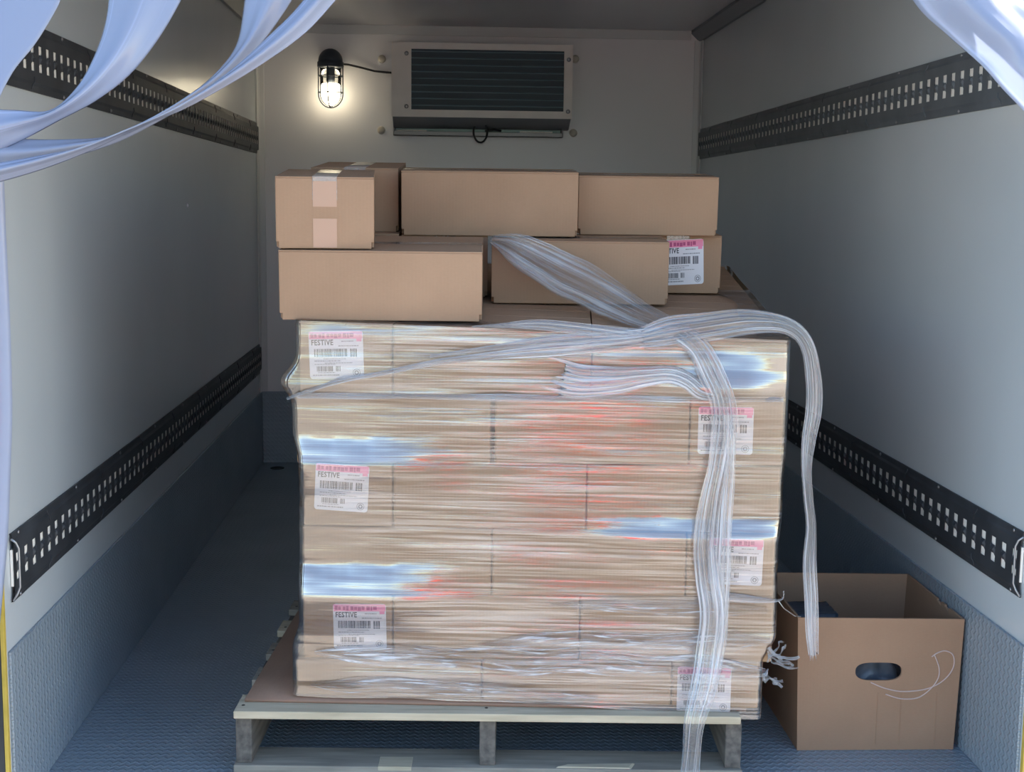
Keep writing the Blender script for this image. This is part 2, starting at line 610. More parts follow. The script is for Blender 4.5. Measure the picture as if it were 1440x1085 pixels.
# ------------------------------------------------------------------ the truck box
T = 0.06
struct(MB().box((XL - T, Y0, -0.10), (XR + T, D + T, 0.0)).build('floor', M['floor']))
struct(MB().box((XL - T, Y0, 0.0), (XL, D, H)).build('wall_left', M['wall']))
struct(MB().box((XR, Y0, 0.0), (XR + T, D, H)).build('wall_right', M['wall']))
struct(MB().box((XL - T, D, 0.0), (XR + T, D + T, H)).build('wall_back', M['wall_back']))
struct(MB().box((XL - T, Y0, H), (XR + T, D + T, H + T)).build('ceiling', M['ceiling']))
KT = 0.006
struct(MB().box((XL, Y0 + 0.004, 0), (XL + KT, D, KICK)).build('baseboard_left', M['kick_side'], bevel=0.002))
struct(MB().box((XR - KT, Y0 + 0.004, 0), (XR, D, KICK)).build('baseboard_right', M['kick_side'], bevel=0.002))
struct(MB().box((XL + KT, D - KT, 0), (XR - KT, D, KICK)).build('baseboard_back', M['kick_back'], bevel=0.002))
# vertical corner trims (an angle profile) on the back wall
for i, (x, s) in enumerate(((XL, 1), (XR, -1))):
    mb = MB()
    mb.prism([(x, D), (x + s * 0.030, D), (x + s * 0.030, D - 0.006), (x + s * 0.012, D - 0.012), (x + s * 0.006, D - 0.016), (x + s * 0.006, D - 0.055), (x, D - 0.055)][::s],
             2, KICK, H - 0.04)
    struct(mb.build('trim_%d' % (i + 1), M['post'], bevel=0.002))
# ceiling coves along the side walls, flat trim along the back
for i, (x, s) in enumerate(((XL, 1), (XR, -1))):
    mb = MB()
    mb.prism([(x, H), (x, H - 0.045), (x + s * 0.012, H - 0.045), (x + s * 0.045, H - 0.012), (x + s * 0.045, H)][::s], 1, Y0, D)
    struct(mb.build('trim_%d' % (i + 3), M['cove']))
struct(MB().box((XL + 0.045, D - 0.006, H - 0.040), (XR - 0.045, D, H)).build('trim_5', M['post'], bevel=0.002))
# rear door frame: black rubber face, yellow edging, header
for i, (x, s) in enumerate(((XL, -1), (XR, 1))):
    a, b = sorted((x, x + s * 0.007))
    struct(MB().box((a, Y0 - 0.012, 0.0), (b, Y0, H)).build('trim_%d' % (6 + i), M['yellow'], bevel=0.001))
    a, b = sorted((x + s * 0.007, x + s * 0.06))
    fr_ = struct(MB().box((a, Y0 - 0.010, -0.10), (b, Y0, H)).build('trim_%d' % (8 + i), M['rubber'], bevel=0.002))
    for z in (0.18, 0.36, 0.54, 0.9, 1.3):
        o = MB().lathe([(0.006, 0), (0.006, -0.002), (0.003, -0.004)], 10, (0, 0, 0), 'y').build('frame_screw', M['screw'], fr_)
        o.location = (x + s * 0.022, Y0 - 0.0098, z)
struct(MB().box((XL - T, Y0 - 0.012, H - 0.03), (XR + T, Y0, H + T)).build('trim_10', M['truck'], bevel=0.003))
struct(MB().box((XL - T, Y0 - 0.06, -0.16), (XR + T, Y0, -0.012)).build('trim_11', M['rubber'], bevel=0.006))
struct(MB().box((-30, -40, -0.78), (30, 30, -0.75)).build('ground', M['asphalt']))


# ------------------------------------------------------------------ logistics tracks
def track(side, zc, y0, label, skin='rail'):
    """slotted cargo track screwed along a side wall; built in local u (along y), v (up), w (out of the wall)"""
    x = XL if side < 0 else XR
    L = 5.86 - y0
    t = thing('logistics_track', (x, y0, zc), label, 'cargo track', 'slotted cargo tracks on the side walls')
    hh = 0.0635
    pitch = 0.05
    n = int(L / pitch)

    def P(u, v, w):
        return (-side * w, u, v)
    mb = MB()
    # flanges, slopes
    for s in (-1, 1):
        prof = [(s * hh, 0.0), (s * hh, 0.004), (s * 0.052, 0.005), (s * 0.046, 0.0075), (s * 0.025, 0.0075)]
        if s > 0:
            prof = prof + []
        for (v0, w0), (v1, w1) in zip(prof[:-1], prof[1:]):
            q = [P(0, v0, w0), P(L, v0, w0), P(L, v1, w1), P(0, v1, w1)]
            mb.add(q, [(0, 1, 2, 3)])
    us = 0.0145
    ue = 0.0355
    for k in range(n + 1):
        a = k * pitch
        if k == n:
            mb.add([P(a, -0.025, 0.0075), P(L, -0.025, 0.0075), P(L, 0.025, 0.0075), P(a, 0.025, 0.0075)], [(0, 1, 2, 3)])
            break
        for p, q in ((a, a + us), (a + ue, a + pitch)):
            mb.add([P(p, -0.025, 0.0075), P(q, -0.025, 0.0075), P(q, 0.025, 0.0075), P(p, 0.025, 0.0075)], [(0, 1, 2, 3)])
        # tongue between the two windows, bulged outward, with slanted ends
        vs = [-0.0085, -0.004, 0.0, 0.004, 0.0085]
        ws = [0.007, 0.0105, 0.012, 0.0105, 0.007]
        sl = [0.004, 0.001, 0, 0.001, 0.004]
        pts = []
        for v, w, d in zip(vs, ws, sl):
            pts += [P(a + us, v - d, 0.0075), P(a + us + 0.004, v, w), P(a + ue - 0.004, v, w), P(a + ue, v + d, 0.0075)]
        fs = []
        for r in range(4):
            for c in range(3):
                fs.append((r * 4 + c, r * 4 + c + 1, r * 4 + 4 + c + 1, r * 4 + 4 + c))
        mb.add(pts, fs)
        # reveals of the slot
        for uu in (a + us, a + ue):
            mb.add([P(uu, -0.025, 0.0075), P(uu, 0.025, 0.0075), P(uu, 0.025, 0.0068), P(uu, -0.025, 0.0068)], [(0, 1, 2, 3)])
        for vv in (-0.025, 0.025):
            mb.add([P(a + us, vv, 0.0075), P(a + ue, vv, 0.0075), P(a + ue, vv, 0.0068), P(a + us, vv, 0.0068)], [(0, 1, 2, 3)])
    # joints pressed across the flanges
    for k in range(8):
        u = 0.22 + k * 0.42
        if u > L - 0.05:
            break
        for s in (-1, 1):
            mb.tube([P(u, s * 0.060, 0.0045), P(u + 0.002, s * 0.052, 0.0062), P(u + 0.008, s * 0.046, 0.0085), P(u + 0.009, s * 0.036, 0.0080)], 0.0013, 5)
    mb.build('rail', M[skin], t)
    MB().box(*[tuple(min(a, b) for a, b in zip(P(0, -0.034, 0.001), P(L, 0.034, 0.0056))),
               tuple(max(a, b) for a, b in zip(P(0, -0.034, 0.001), P(L, 0.034, 0.0056)))]).build('backing_strip', M['rail_in'], t)
    # end bracket at the door
    mb = MB()
    mb.tube([P(-0.006, -0.060, 0.006), P(0.001, -0.048, 0.012), P(0.004, -0.036, 0.016), P(0.004, 0.036, 0.016), P(0.001, 0.048, 0.012), P(-0.006, 0.056, 0.006)], 0.0022, 6)
    mb.build('end_bracket', M['rail_cap'], t)
    scr = None
    for k in range(9):
        u = 0.04 + k * 0.4
        if u > L:
            break
        for s in (-1, 1):
            if scr is None:
                sm = MB().lathe([(0.0042, 0), (0.0042, 0.0012), (0.0022, 0.0026)], 10, (0, 0, 0), 'x')
                sm.v = [Vector((-side * p.x, p.y, p.z)) for p in sm.v]
                scr = sm.build('screw', M['screw'], t)
                o = scr
            else:
                o = scr.copy()
                COL.objects.link(o)
                o.parent = t
            o.location = P(u, s * 0.0585, 0.0045)


track(-1, 0.4635, 2.445, 'lower black slotted cargo track on the left wall')
track(-1, 1.3980, 2.445, 'upper black slotted cargo track on the left wall behind the curtain strips')
track(1, 0.4635, 2.450, 'lower black slotted cargo track on the right wall above the open carton')
track(1, 1.3980, 2.450, 'upper slotted cargo track on the right wall, coloured grey for its reflection', 'rail_reflect')


# ------------------------------------------------------------------ cooling unit
def cooling_unit():
    t = thing('evaporator_unit', (-0.210, D, 1.420), 'aluminium framed refrigeration unit with dark louvres high on the back wall', 'cooling unit')
    w, h, d = 0.752, 0.372, 0.15
    zb = 0.070            # bottom of the front face
    mb = MB()
    # housing shell behind the front frame (profile in y,z)
    mb.prism([(-d + 0.004, zb), (-d + 0.004, h), (0, h), (0, 0.030), (-0.055, 0.030), (-0.075, 0.040)], 0, 0.004, w - 0.004)
    mb.build('housing', M['alu_dark'], t, bevel=0.002)
    # face frame: wide left stile
    gx0, gx1, gz0, gz1 = 0.082, 0.716, 0.100, h - 0.026
    mb = MB()
    y0, y1 = -d - 0.004, -d + 0.004
    mb.box((0, y0, zb), (gx0, y1, h)).box((gx1, y0, zb), (w, y1, h))
    mb.box((gx0, y0, gz1), (gx1, y1, h)).box((gx0, y0, zb), (gx1, y1, gz0))
    mb.build('face_frame', M['alu'], t)
    MB().box((gx0, -d + 0.002, gz0), (gx1, -d + 0.006, gz1)).build('coil', M['coil'], t)
    mb = MB()
    n = 9
    for k in range(n):
        z = gz0 + (gz1 - gz0) * (k + 0.7) / n
        mb.hexa([(gx0, -d - 0.003, z - 0.004), (gx1, -d - 0.003, z - 0.004), (gx1, -d + 0.006, z + 0.004), (gx0, -d + 0.006, z + 0.004),
                 (gx0, -d - 0.003, z - 0.0025), (gx1, -d - 0.003, z - 0.0025), (gx1, -d + 0.006, z + 0.0055), (gx0, -d + 0.006, z + 0.0055)])
    mb.build('louvre', M['fin'], t)
    # drip tray at the wall with its outlet gap
    mb = MB()
    mb.box((0.004, -0.062, -0.002), (0.724, -0.056, 0.016)).box((0.004, -0.062, -0.002), (0.724, 0, 0.002))
    mb.box((0.004, -0.062, 0.0), (0.010, 0, 0.030)).box((0.718, -0.062, 0.0), (0.724, 0, 0.030))
    mb.build('drip_tray', M['alu_dark'], t, bevel=0.0015)
    mb = MB()
    mb.box((0.012, -0.030, 0.004), (0.716, -0.020, 0.029))
    mb.build('air_outlet', M['teal'], t)
    for a, b in ((0.02, 0.145), (0.54, 0.68)):
        MB().box((a, -0.048, 0.008), (b, -0.038, 0.022)).build('outlet_flap', M['alu'], t)
    # hanging loop of cable
    loop = [(0.372 + 0.029 * math.cos(a), -0.075 - 0.006 * math.sin(2 * a), 0.016 + 0.044 * math.sin(a)) for a in [2 * PI * k / 28 for k in range(28)]]
    mb = MB().tube(loop, 0.0042, 7, closed=True)
    mb.tube([(0.392, -0.075, 0.020), (0.43, -0.070, 0.026), (0.46, -0.060, 0.022)], 0.004, 6)
    mb.build('cable_loop', M['cable'], t)
    for px, pz in ((0.062, h - 0.045), (0.062, 0.112), (0.735, h - 0.06), (0.735, 0.10)):
        MB().lathe([(0.009, 0), (0.009, -0.003), (0.005, -0.005)], 12, (px, y0, pz), 'y').build('screw', M['screw'], t)


cooling_unit()

for (px, pz, lb) in ((-0.256, 1.738, 'round cream wall plug left of the cooling unit near its top'),
                     (-0.259, 1.441, 'round cream wall plug left of the cooling unit below its lower corner'),
                     (0.566, 1.751, 'round cream wall plug at the upper right side of the cooling unit'),
                     (0.563, 1.441, 'round cream wall plug right of the cooling unit below its lower corner')):
    o = MB().lathe([(0.017, 0), (0.017, -0.004), (0.012, -0.009), (0.004, -0.011)], 18, (0, 0, 0), 'y').build('wall_plug', M['plug'])
    o.location = (px, D, pz)
    tag(o, lb, 'wall plug', 'wall plugs around the cooling unit')


# ------------------------------------------------------------------ caged lamp
def caged_lamp():
    t = thing('bulkhead_lamp', (-0.466, D, 1.65), 'lit caged jar lamp with dark iron cap on the back wall', 'lamp')
    yc = -0.085
    # back box and cap
    mb = MB().box((-0.040, -0.040, 0.030), (0.040, 0, 0.105))
    mb.build('mounting_box', M['lamp_metal'], t, bevel=0.010, seg=3)
    prof = [(0.050, 0.040), (0.055, 0.044), (0.055, 0.062), (0.050, 0.066)]
    for k in range(9):
        a = k / 8 * PI / 2
        prof.append((0.050 * math.cos(a) + 0.001, 0.066 + 0.052 * math.sin(a)))
    MB().lathe(prof, 28, (0, yc, 0)).build('cap', M['lamp_metal'], t)
    # glass jar
    prof = [(0.001, -0.118)]
    for k in range(1, 9):
        a = k / 8 * PI / 2
        prof.append((0.044 * math.sin(a), -0.072 - 0.046 * math.cos(a)))
    prof += [(0.045, 0.0), (0.045, 0.040)]
    MB().lathe(prof, 28, (0, yc, 0)).build('glass_jar', M['glass'], t)
    # glowing frosted bulb in the lower half
    prof = [(0.001, -0.111)]
    for k in range(1, 9):
        a = k / 8 * PI / 2
        prof.append((0.040 * math.sin(a), -0.066 - 0.045 * math.cos(a)))
    prof += [(0.040, -0.034), (0.036, -0.026), (0.016, -0.022), (0.001, -0.022)]
    MB().lathe(prof, 24, (0, yc, 0)).build('bulb', M['bulb'], t)
    MB().lathe([(0.016, -0.022), (0.018, -0.010), (0.018, 0.045)], 16, (0, yc, 0)).build('socket', M['lamp_metal'], t)
    # wire cage
    mb = MB()
    for k in range(4):
        a = PI / 4 * 2 * k - 0.15
        ca, sa = math.cos(a), math.sin(a)
        p = [(0.052 * ca, yc + 0.052 * sa, 0.045), (0.052 * ca, yc + 0.052 * sa, -0.066)]
        for q in range(1, 8):
            b = q / 7 * PI / 2
            p.append((0.052 * math.cos(b) * ca, yc + 0.052 * math.cos(b) * sa, -0.066 - 0.058 * math.sin(b)))
        mb.tube(p, 0.0028, 6)
    for z in (0.006, -0.062):
        mb.tube([(0.052 * math.cos(2 * PI * k / 24), yc + 0.052 * math.sin(2 * PI * k / 24), z) for k in range(24)], 0.0024, 6, closed=True)
    mb.build('wire_cage', M['lamp_metal'], t)
    # cord to the cooling unit
    mb = MB().tube([(0.038, -0.022, 0.062), (0.07, -0.020, 0.060), (0.12, -0.014, 0.050), (0.18, -0.010, 0.036), (0.225, -0.010, 0.032), (0.255, -0.014, 0.030)], 0.0045, 7)
    mb.build('power_cord', M['cable'], t)


caged_lamp()

# floor drain and wall screw
dr = MB().lathe([(0.030, 0.0), (0.030, 0.003), (0.024, 0.003), (0.022, 0.001), (0.002, 0.001)], 20).build('floor_drain', M['dark'])
dr.location = (-0.70, 5.755, 0)
tag(dr, 'small round dark drain in the far left corner of the floor', 'drain')
ws = MB().lathe([(0.005, 0), (0.005, 0.002), (0.002, 0.003)], 12, (0, 0, 0), 'x').build('wall_screw', M['paper'])
ws.location = (XL, 4.25, 1.118)
tag(ws, 'single white screw head on the left wall', 'screw')


# ------------------------------------------------------------------ pallet
PZ = 0.130     # deck top
PA = math.radians(-3.0)


def pallet():
    t = thing('wooden_pallet', (-0.406, 2.598, 0), 'weathered wooden pallet on the tread-plate floor', 'pallet', rz=PA)
    w, dep = 1.010, 1.19
    th = 0.016
    for i in range(3):
        x = (0.0, 0.487, 0.978)[i]
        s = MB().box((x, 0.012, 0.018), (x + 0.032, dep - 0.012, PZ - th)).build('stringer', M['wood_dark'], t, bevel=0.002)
    ys = [0.0, 0.178, 0.345, 0.512, 0.680, 0.847, 1.015, 1.105]
    for i, y in enumerate(ys):
        wd = 0.095 if i in (0,) else 0.082
        jx = random.uniform(-0.004, 0.004)
        b = MB().box((jx, y, PZ - th), (w + jx + random.uniform(-0.004, 0.004), y + wd, PZ)).build(
            'deck_board', M['wood_pale'] if i % 3 == 0 else M['wood'], t, bevel=0.002)
        for nx in (0.012, 0.022, 0.500, 0.990):
            MB().lathe([(0.0035, PZ - 0.001), (0.0035, PZ + 0.0006), (0.001, PZ + 0.0008)], 8, (nx, y + wd * (0.35 if nx != 0.022 else 0.7), 0)).build('nail', M['nail'], b)
    for i, y in enumerate((0.0, 0.52, 1.09)):
        MB().box((-0.003, y, 0.0), (w + 0.002, y + 0.095, 0.018)).build('bottom_board', M['wood'], t, bevel=0.002)
    # a pale split of fresh wood on the front bottom board
    MB().box((0.285, -0.0006, 0.010), (0.352, 0.050, 0.0187)).build('wood_splinter', M['wood_pale'], t, bevel=0.001)
    mb = MB().hexa([(0.64, 0.004, 0.0182), (0.79, 0.002, 0.0182), (0.80, 0.028, 0.0182), (0.66, 0.020, 0.0182), (0.645, 0.006, 0.0205), (0.785, 0.004, 0.0205), (0.795, 0.026, 0.0205), (0.665, 0.018, 0.0205)])
    mb.build('wood_splinter', M['wood_pale'], t)


pallet()

# ------------------------------------------------------------------ stack frame
ST = math.radians(-5.5)
SO = Vector((-0.279, 2.655, 0))
EX = Vector((math.cos(ST), math.sin(ST), 0))
EY = Vector((-math.sin(ST), math.cos(ST), 0))
SW, SD = 0.951, 1.125
FL = [0.1415, 0.217, 0.350, 0.492, 0.617, 0.756, 0.900]
FR = [0.1370, 0.233, 0.368, 0.495, 0.630, 0.763, 0.876]
BK = [0.1415 + 0.1382 * k for k in range(7)]


def zb(k, u, v):
    f = FL[k] + (FR[k] - FL[k]) * (u / SW)
    return f + (BK[k] - f) * (v / SD)


def SP(u, v, z):
    return SO + EX * u + EY * v + Vector((0, 0, z))


# slip sheet under the stack
mb = MB()
sx = [-0.112, 0.25, 0.60, 0.905]
t_ = 0.006
mb.grid(lambda a, b: (-0.112 + 1.010 * a, -0.015 + 1.16 * b, 0.0), 16, 8)
sh = mb.build('cardboard_sheet', M['sheet'], fix=True)
sh.location = (SO.x, SO.y, PZ + 0.0035)
sh.rotation_euler = (0, 0, ST + math.radians(1.3))
md = sh.modifiers.new('solid', 'SOLIDIFY')
md.thickness = 0.006
md.offset = 0
tag(sh, 'flat brown cardboard sheet between the pallet and the wrapped stack', 'cardboard sheet')


# ------------------------------------------------------------------ shipping labels
def flat_text(txt, size, spacing=1.0):
    cu = bpy.data.curves.new('t', 'FONT')
    cu.body = txt
    cu.size = size
    cu.space_character = spacing
    cu.resolution_u = 2
    cu.offset = size * 0.022
    o = bpy.data.objects.new('t', cu)
    COL.objects.link(o)
    dg = bpy.context.evaluated_depsgraph_get()
    dg.update()
    me = bpy.data.meshes.new_from_object(o.evaluated_get(dg))
    vs = [v.co.copy() for v in me.vertices]
    fs = [tuple(p.vertices) for p in me.polygons]
    bpy.data.objects.remove(o)
    bpy.data.curves.remove(cu)
    bpy.data.meshes.remove(me)
    return vs, fs


FEST = flat_text('FESTIVE', 0.0150, 1.06)
LW, LH = 0.107, 0.094


def make_label(parent, P, R, tilt=0.0, seed=1):
    """P(x, y): point on the box front for the label's own x, y; R: list of corner radius etc unused"""
    rnd = random.Random(11)

    def q(x, y, d):
        c, s = math.cos(tilt), math.sin(tilt)
        cx, cy = x - LW / 2, y - LH / 2
        return P(LW / 2 + cx * c - cy * s, LH / 2 + cx * s + cy * c, d)
    # paper with rounded corners
    out = []
    r = 0.006
    for (cx, cy, a0) in ((LW - r, LH - r, 0), (r, LH - r, PI / 2), (r, r, PI), (LW - r, r, 1.5 * PI)):
        for k in range(5):
            a = a0 + k / 4 * PI / 2
            out.append((cx + r * math.cos(a), cy + r * math.sin(a)))
    mb = MB()
    mb.add([q(x, y, 0.0006) for x, y in out], [tuple(range(len(out)))])
    lab = mb.build('shipping_label', M['paper'], parent, fix=False)
    lab['label'] = 'white printed paper label with a pink top band'

    def rects(name, mt, rs, d, parent=lab):
        mb = MB()
        for x0, y0, x1, y1 in rs:
            mb.add([q(x0, y0, d), q(x1, y0, d), q(x1, y1, d), q(x0, y1, d)], [(0, 1, 2, 3)])
        return mb.build(name, mt, parent, fix=False)
    rects('pink_band', M['pink'], [(0.001, LH - 0.0155, LW - 0.001, LH - 0.001), (LW - 0.013, LH - 0.021, LW - 0.003, LH - 0.0155)], 0.0009)
    rs = []
    x = 0.004
    while x < LW - 0.02:
        w = rnd.uniform(0.0035, 0.0075)
        rs.append((x, LH - 0.0130 + rnd.uniform(-0.001, 0.001), x + w, LH - 0.0050 + rnd.uniform(-0.001, 0.001)))
        x += w + rnd.choice((0.001, 0.0014, 0.004))
    rects('band_print', M['pink_ink'], rs, 0.0011)
    rs = []
    x = 0.010
    for i in range(34):
        w = rnd.choice((0.0011, 0.0016, 0.0024))
        if not (0.074 < x < 0.081):
            rs.append((x, 0.0435 if x < 0.074 else 0.0425, x + w, 0.0590))
        x += w + rnd.choice((0.0007, 0.0011, 0.0016))
        if x > LW - 0.015:
            break
    x = 0.014
    while x < 0.060:
        w = rnd.choice((0.0006, 0.0010, 0.0014))
        if not (0.046 < x < 0.051):
            rs.append((x, 0.0145, x + w, 0.0250))
        x += w + rnd.choice((0.0006, 0.001))
    rects('barcode', M['ink'], rs, 0.0009)
    rs = []
    for (xa, xb, y, hgt) in ((0.058, 0.098, 0.0635, 0.0020), (0.028, 0.072, 0.0385, 0.0014), (0.010, 0.062, 0.0345, 0.0016), (0.030, 0.085, 0.0305, 0.0012),
                             (0.010, 0.052, 0.0280, 0.0012), (0.016, 0.050, 0.0115, 0.0014), (0.006, 0.058, 0.0060, 0.0024), (0.064, 0.088, LH - 0.0215, 0.0020)):
        x = xa
        while x < xb:
            w = rnd.uniform(0.001, 0.0055)
            rs.append((x, y, min(x + w, xb), y + hgt))
            x += w + 0.0009
    rects('small_print', M['ink_grey'], rs, 0.0009)
    # round inspection stamp
    mb = MB()
    n = 24
    cx, cy = LW - 0.0145, 0.0115
    for r0, r1 in ((0.0064, 0.0076), (0.0022, 0.0046)):
        pts = [q(cx + rr * math.cos(2 * PI * k / n), cy + rr * math.sin(2 * PI * k / n), 0.0009) for rr in (r0, r1) for k in range(n)]
        mb.add(pts, [(k, (k + 1) % n, n + (k + 1) % n, n + k) for k in range(n)])
    mb.build('inspection_stamp', M['ink_grey'], lab, fix=False)
    vs, fs = FEST
    mb = MB()
    mb.add([q(0.0045 + v.x * 0.82, LH - 0.0275 + v.y, 0.0010) for v in vs], fs)
    mb.build('title_print', M['ink'], lab, fix=False)
    return lab


# ------------------------------------------------------------------ wrapped boxes, layer by layer
SPL = [[-0.012, 0.366, 0.747, 0.921], [0.003, 0.186, 0.561, 0.945], [0.004, 0.384, 0.769, 0.943],
       [0.006, 0.186, 0.570, 0.948], [-0.007, 0.383, 0.769, 0.951], [0.001, 0.186, 0.575, 0.951]]
LNAME = ['bottom', 'second', 'third', 'fourth', 'fifth', 'top']
LABELS = {(0, 2): (0.758, 0.128, 0.00), (1, 0): (0.066, 0.240, 0.02), (2, 2): (0.812, 0.392, -0.02), (3, 0): (0.031, 0.524, -0.05),
          (4, 2): (0.785, 0.652, 0.0), (5, 0): (0.022, 0.789, 0.03)}
VM = [0.0, 0.002, -0.001, 0.001, 0.006, 0.0]
G_FRONT = 'front boxes of the wrapped stack'
G_HID = 'boxes behind the front row of the wrapped stack'


def wrapped_box(k, u0, u1, v0, v1, label, group, lab=None, flaps=False, notch=False, top_tape=False):
    g = 0.0012
    u0 += g + (0.003 if abs(u0 - 0.383) < 1e-6 else 0)
    u1 -= g + (0.003 if abs(u1 - 0.383) < 1e-6 else 0)
    v0 += g
    v1 -= g
    uc = (u0 + u1) / 2
    t = thing('cardboard_box', SP(uc, v0, zb(k, uc, v0)), label, 'box', group, rz=ST)
    base = Vector(t.location)
    inv = Matrix.Rotation(-ST, 4, 'Z') @ Matrix.Translation(-base)
    ft = 0.003 if flaps else 0.0

    def C(u, v, w, dz=0.0):
        a, b = zb(k, u, v) + 0.0006, zb(k + 1, u, v) - 0.0006 - ft
        return inv @ SP(u, v, a + (b - a) * w + dz)
    mb = MB()
    mb.hexa([C(u0, v0, 0), C(u1, v0, 0), C(u1, v1, 0), C(u0, v1, 0), C(u0, v0, 1), C(u1, v0, 1), C(u1, v1, 1), C(u0, v1, 1)])
    mb.build('carton_body', M['card_warm_reflect'], t, bevel=0.004)
    if flaps:
        if (u1 - u0) > (v1 - v0):
            vm = (v0 + v1) / 2
            parts = ((u0, u1, v0, vm - 0.001), (u0, u1, vm + 0.001, v1))
        else:
            um = (u0 + u1) / 2
            parts = ((u0, um - 0.001, v0, v1), (um + 0.001, u1, v0, v1))
        for a, b, c, d in parts:
            mb = MB()
            mb.hexa([C(a, c, 1), C(b, c, 1), C(b, d, 1), C(a, d, 1), C(a, c, 1, ft), C(b, c, 1, ft), C(b, d, 1, ft), C(a, d, 1, ft)])
            mb.build('top_flap', M['card'], t, bevel=0.001)
    if lab:
        lu, lz, tl = lab
        make_label(t, lambda x, y, d: inv @ SP(lu + x, v0 - 0.0003 - d, lz + y), None, tl)
    return t


POSN = {0: 'left', 1: 'middle', 2: 'right'}
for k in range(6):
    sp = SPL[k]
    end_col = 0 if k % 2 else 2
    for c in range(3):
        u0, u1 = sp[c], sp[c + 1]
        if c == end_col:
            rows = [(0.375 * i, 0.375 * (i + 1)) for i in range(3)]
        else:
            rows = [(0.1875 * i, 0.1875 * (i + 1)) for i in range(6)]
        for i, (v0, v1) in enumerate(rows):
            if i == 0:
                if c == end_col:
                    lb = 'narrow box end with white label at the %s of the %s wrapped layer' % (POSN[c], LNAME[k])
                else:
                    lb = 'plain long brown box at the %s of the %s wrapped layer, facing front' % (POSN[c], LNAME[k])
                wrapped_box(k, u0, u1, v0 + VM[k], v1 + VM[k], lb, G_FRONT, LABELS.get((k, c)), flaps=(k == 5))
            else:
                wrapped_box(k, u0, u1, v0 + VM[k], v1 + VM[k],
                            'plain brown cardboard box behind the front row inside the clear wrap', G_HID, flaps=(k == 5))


# ------------------------------------------------------------------ loose boxes on top
AT = 0.0625      # the top of the stack slopes up towards the back


def stack_top(x, y):
    p = Vector((x, y, 0)) - SO
    return zb(6, max(0, min(SW, p.dot(EX))), max(0, min(SD, p.dot(EY))))


def loose_box(x, y, z, w, d, h, rz, tilt, label, along='x', extra=None, tape=None):
    """x, y, z: front bottom-left corner; tilt leans the box with the sloping stack"""
    t = thing('cardboard_box', (x, y, z), label, 'box', 'loose boxes on top of the stack', rz=rz)
    t.rotation_euler = (tilt, 0, rz)
    ft = 0.003
    nw, nh = 0.005, 0.013
    out = [(nw, 0), (w - nw, 0), (w - nw, nh), (w, nh), (w, h - ft), (0, h - ft), (0, nh), (nw, nh)]
    mb = MB()
    mb.prism(out, 1, 0, 0.016)
    mb.prism([(0, 0.001), (w, 0.001), (w, h - ft), (0, h - ft)], 1, 0.016, d - 0.016)
    mb.prism(out, 1, d - 0.016, d)
    mb.build('carton_body', M['card'], t, bevel=0.0015)
    if along == 'x':
        parts = ((0, w, 0, d / 2 - 0.001), (0, w, d / 2 + 0.001, d))
    else:
        parts = ((0, w / 2 - 0.001, 0, d), (w / 2 + 0.001, w, 0, d))
    for a, b, c, e in parts:
        MB().box((a, c, h - ft), (b, e, h)).build('top_flap', M['card'], t, bevel=0.001)
    # clear tape along the closing seam, turned down over both ends
    tw = 0.024
    mb = MB()
    e = 0.0006
    if along == 'x':
        a, b = d / 2 - tw, d / 2 + tw
        mb.grid(lambda p, q: (-e if p == 0 else w + e if p == 1 else (p - 1 / 3) * 3 * w, a + (b - a) * q, h - 0.045 if p in (0, 1) else h + e), 3, 1)
    else:
        a, b = w / 2 - tw, w / 2 + tw
        mb.grid(lambda p, q: (a + (b - a) * q, -e if p == 0 else d + e if p == 1 else (p - 1 / 3) * 3 * d, h - 0.045 if p in (0, 1) else h + e), 3, 1)
    mb.build('packing_tape', tape or M['tape_clear'], t, fix=False)
    if extra:
        extra(t, w, d, h)
    return t


def end_tape(t, w, d, h):
    c = 0.5 * w
    for z0, z1, mt in ((h * 0.585, h * 0.995, M['tape']), (0.002, h * 0.42, M['tape'])):
        MB().box((c - 0.023, -0.0008, z0), (c + 0.023, 0.0004, z1)).build('packing_tape', mt, t, fix=True)
    MB().box((c - 0.023, -0.0012, h * 0.94), (c + 0.023, -0.0008, h * 1.0)).build('tape_end', M['tape_clear'], t)


def end_label(t, w, d, h):
    MB().box((0.066, -0.0005, h * 0.72), (0.118, 0.0, h - 0.001)).build('packing_tape', M['tape_clear'], t)
    make_label(t, lambda x, y, dd: Vector((0.049 + x * 0.98, -0.0006 - dd, 0.020 + y * 1.12)), None, 0.05)


TL = math.atan(AT)
xA, yA = -0.316, 2.672
zA = stack_top(xA + 0.2, yA) + 0.004
bA = loose_box(xA, yA, zA, 0.397, 0.345, 0.137, math.radians(-2.0), TL, 'long brown box at the front left on the stack, under the taped box')
yB = 2.962
loose_box(0.110, yB, stack_top(0.30, yB) + 0.004, 0.387, 0.192, 0.137, math.radians(-2.5), TL,
          'long brown box set back on the stack beneath the start of the loose film rope')
yC = 3.150
loose_box(0.458, yC, stack_top(0.56, yC) + 0.004, 0.195, 0.385, 0.135, math.radians(-1.0), TL, 'brown box end with white label behind the film rope box', 'y', end_label)
# boxes behind that carry the upper row
yE = 3.035
loose_box(-0.283, yE, stack_top(-0.2, yE) + 0.004, 0.190, 0.385, 0.137, math.radians(-1.5), TL, 'brown box behind the front left box, hidden under the upper row', 'y')
loose_box(-0.088, yE + 0.005, stack_top(0.0, yE) + 0.004, 0.192, 0.385, 0.137, math.radians(-1.5), TL, 'brown box under the long upper box, hidden behind the front row', 'y')


def up7(y):
    return 0.9 + (y - 2.655) * AT + 0.1395


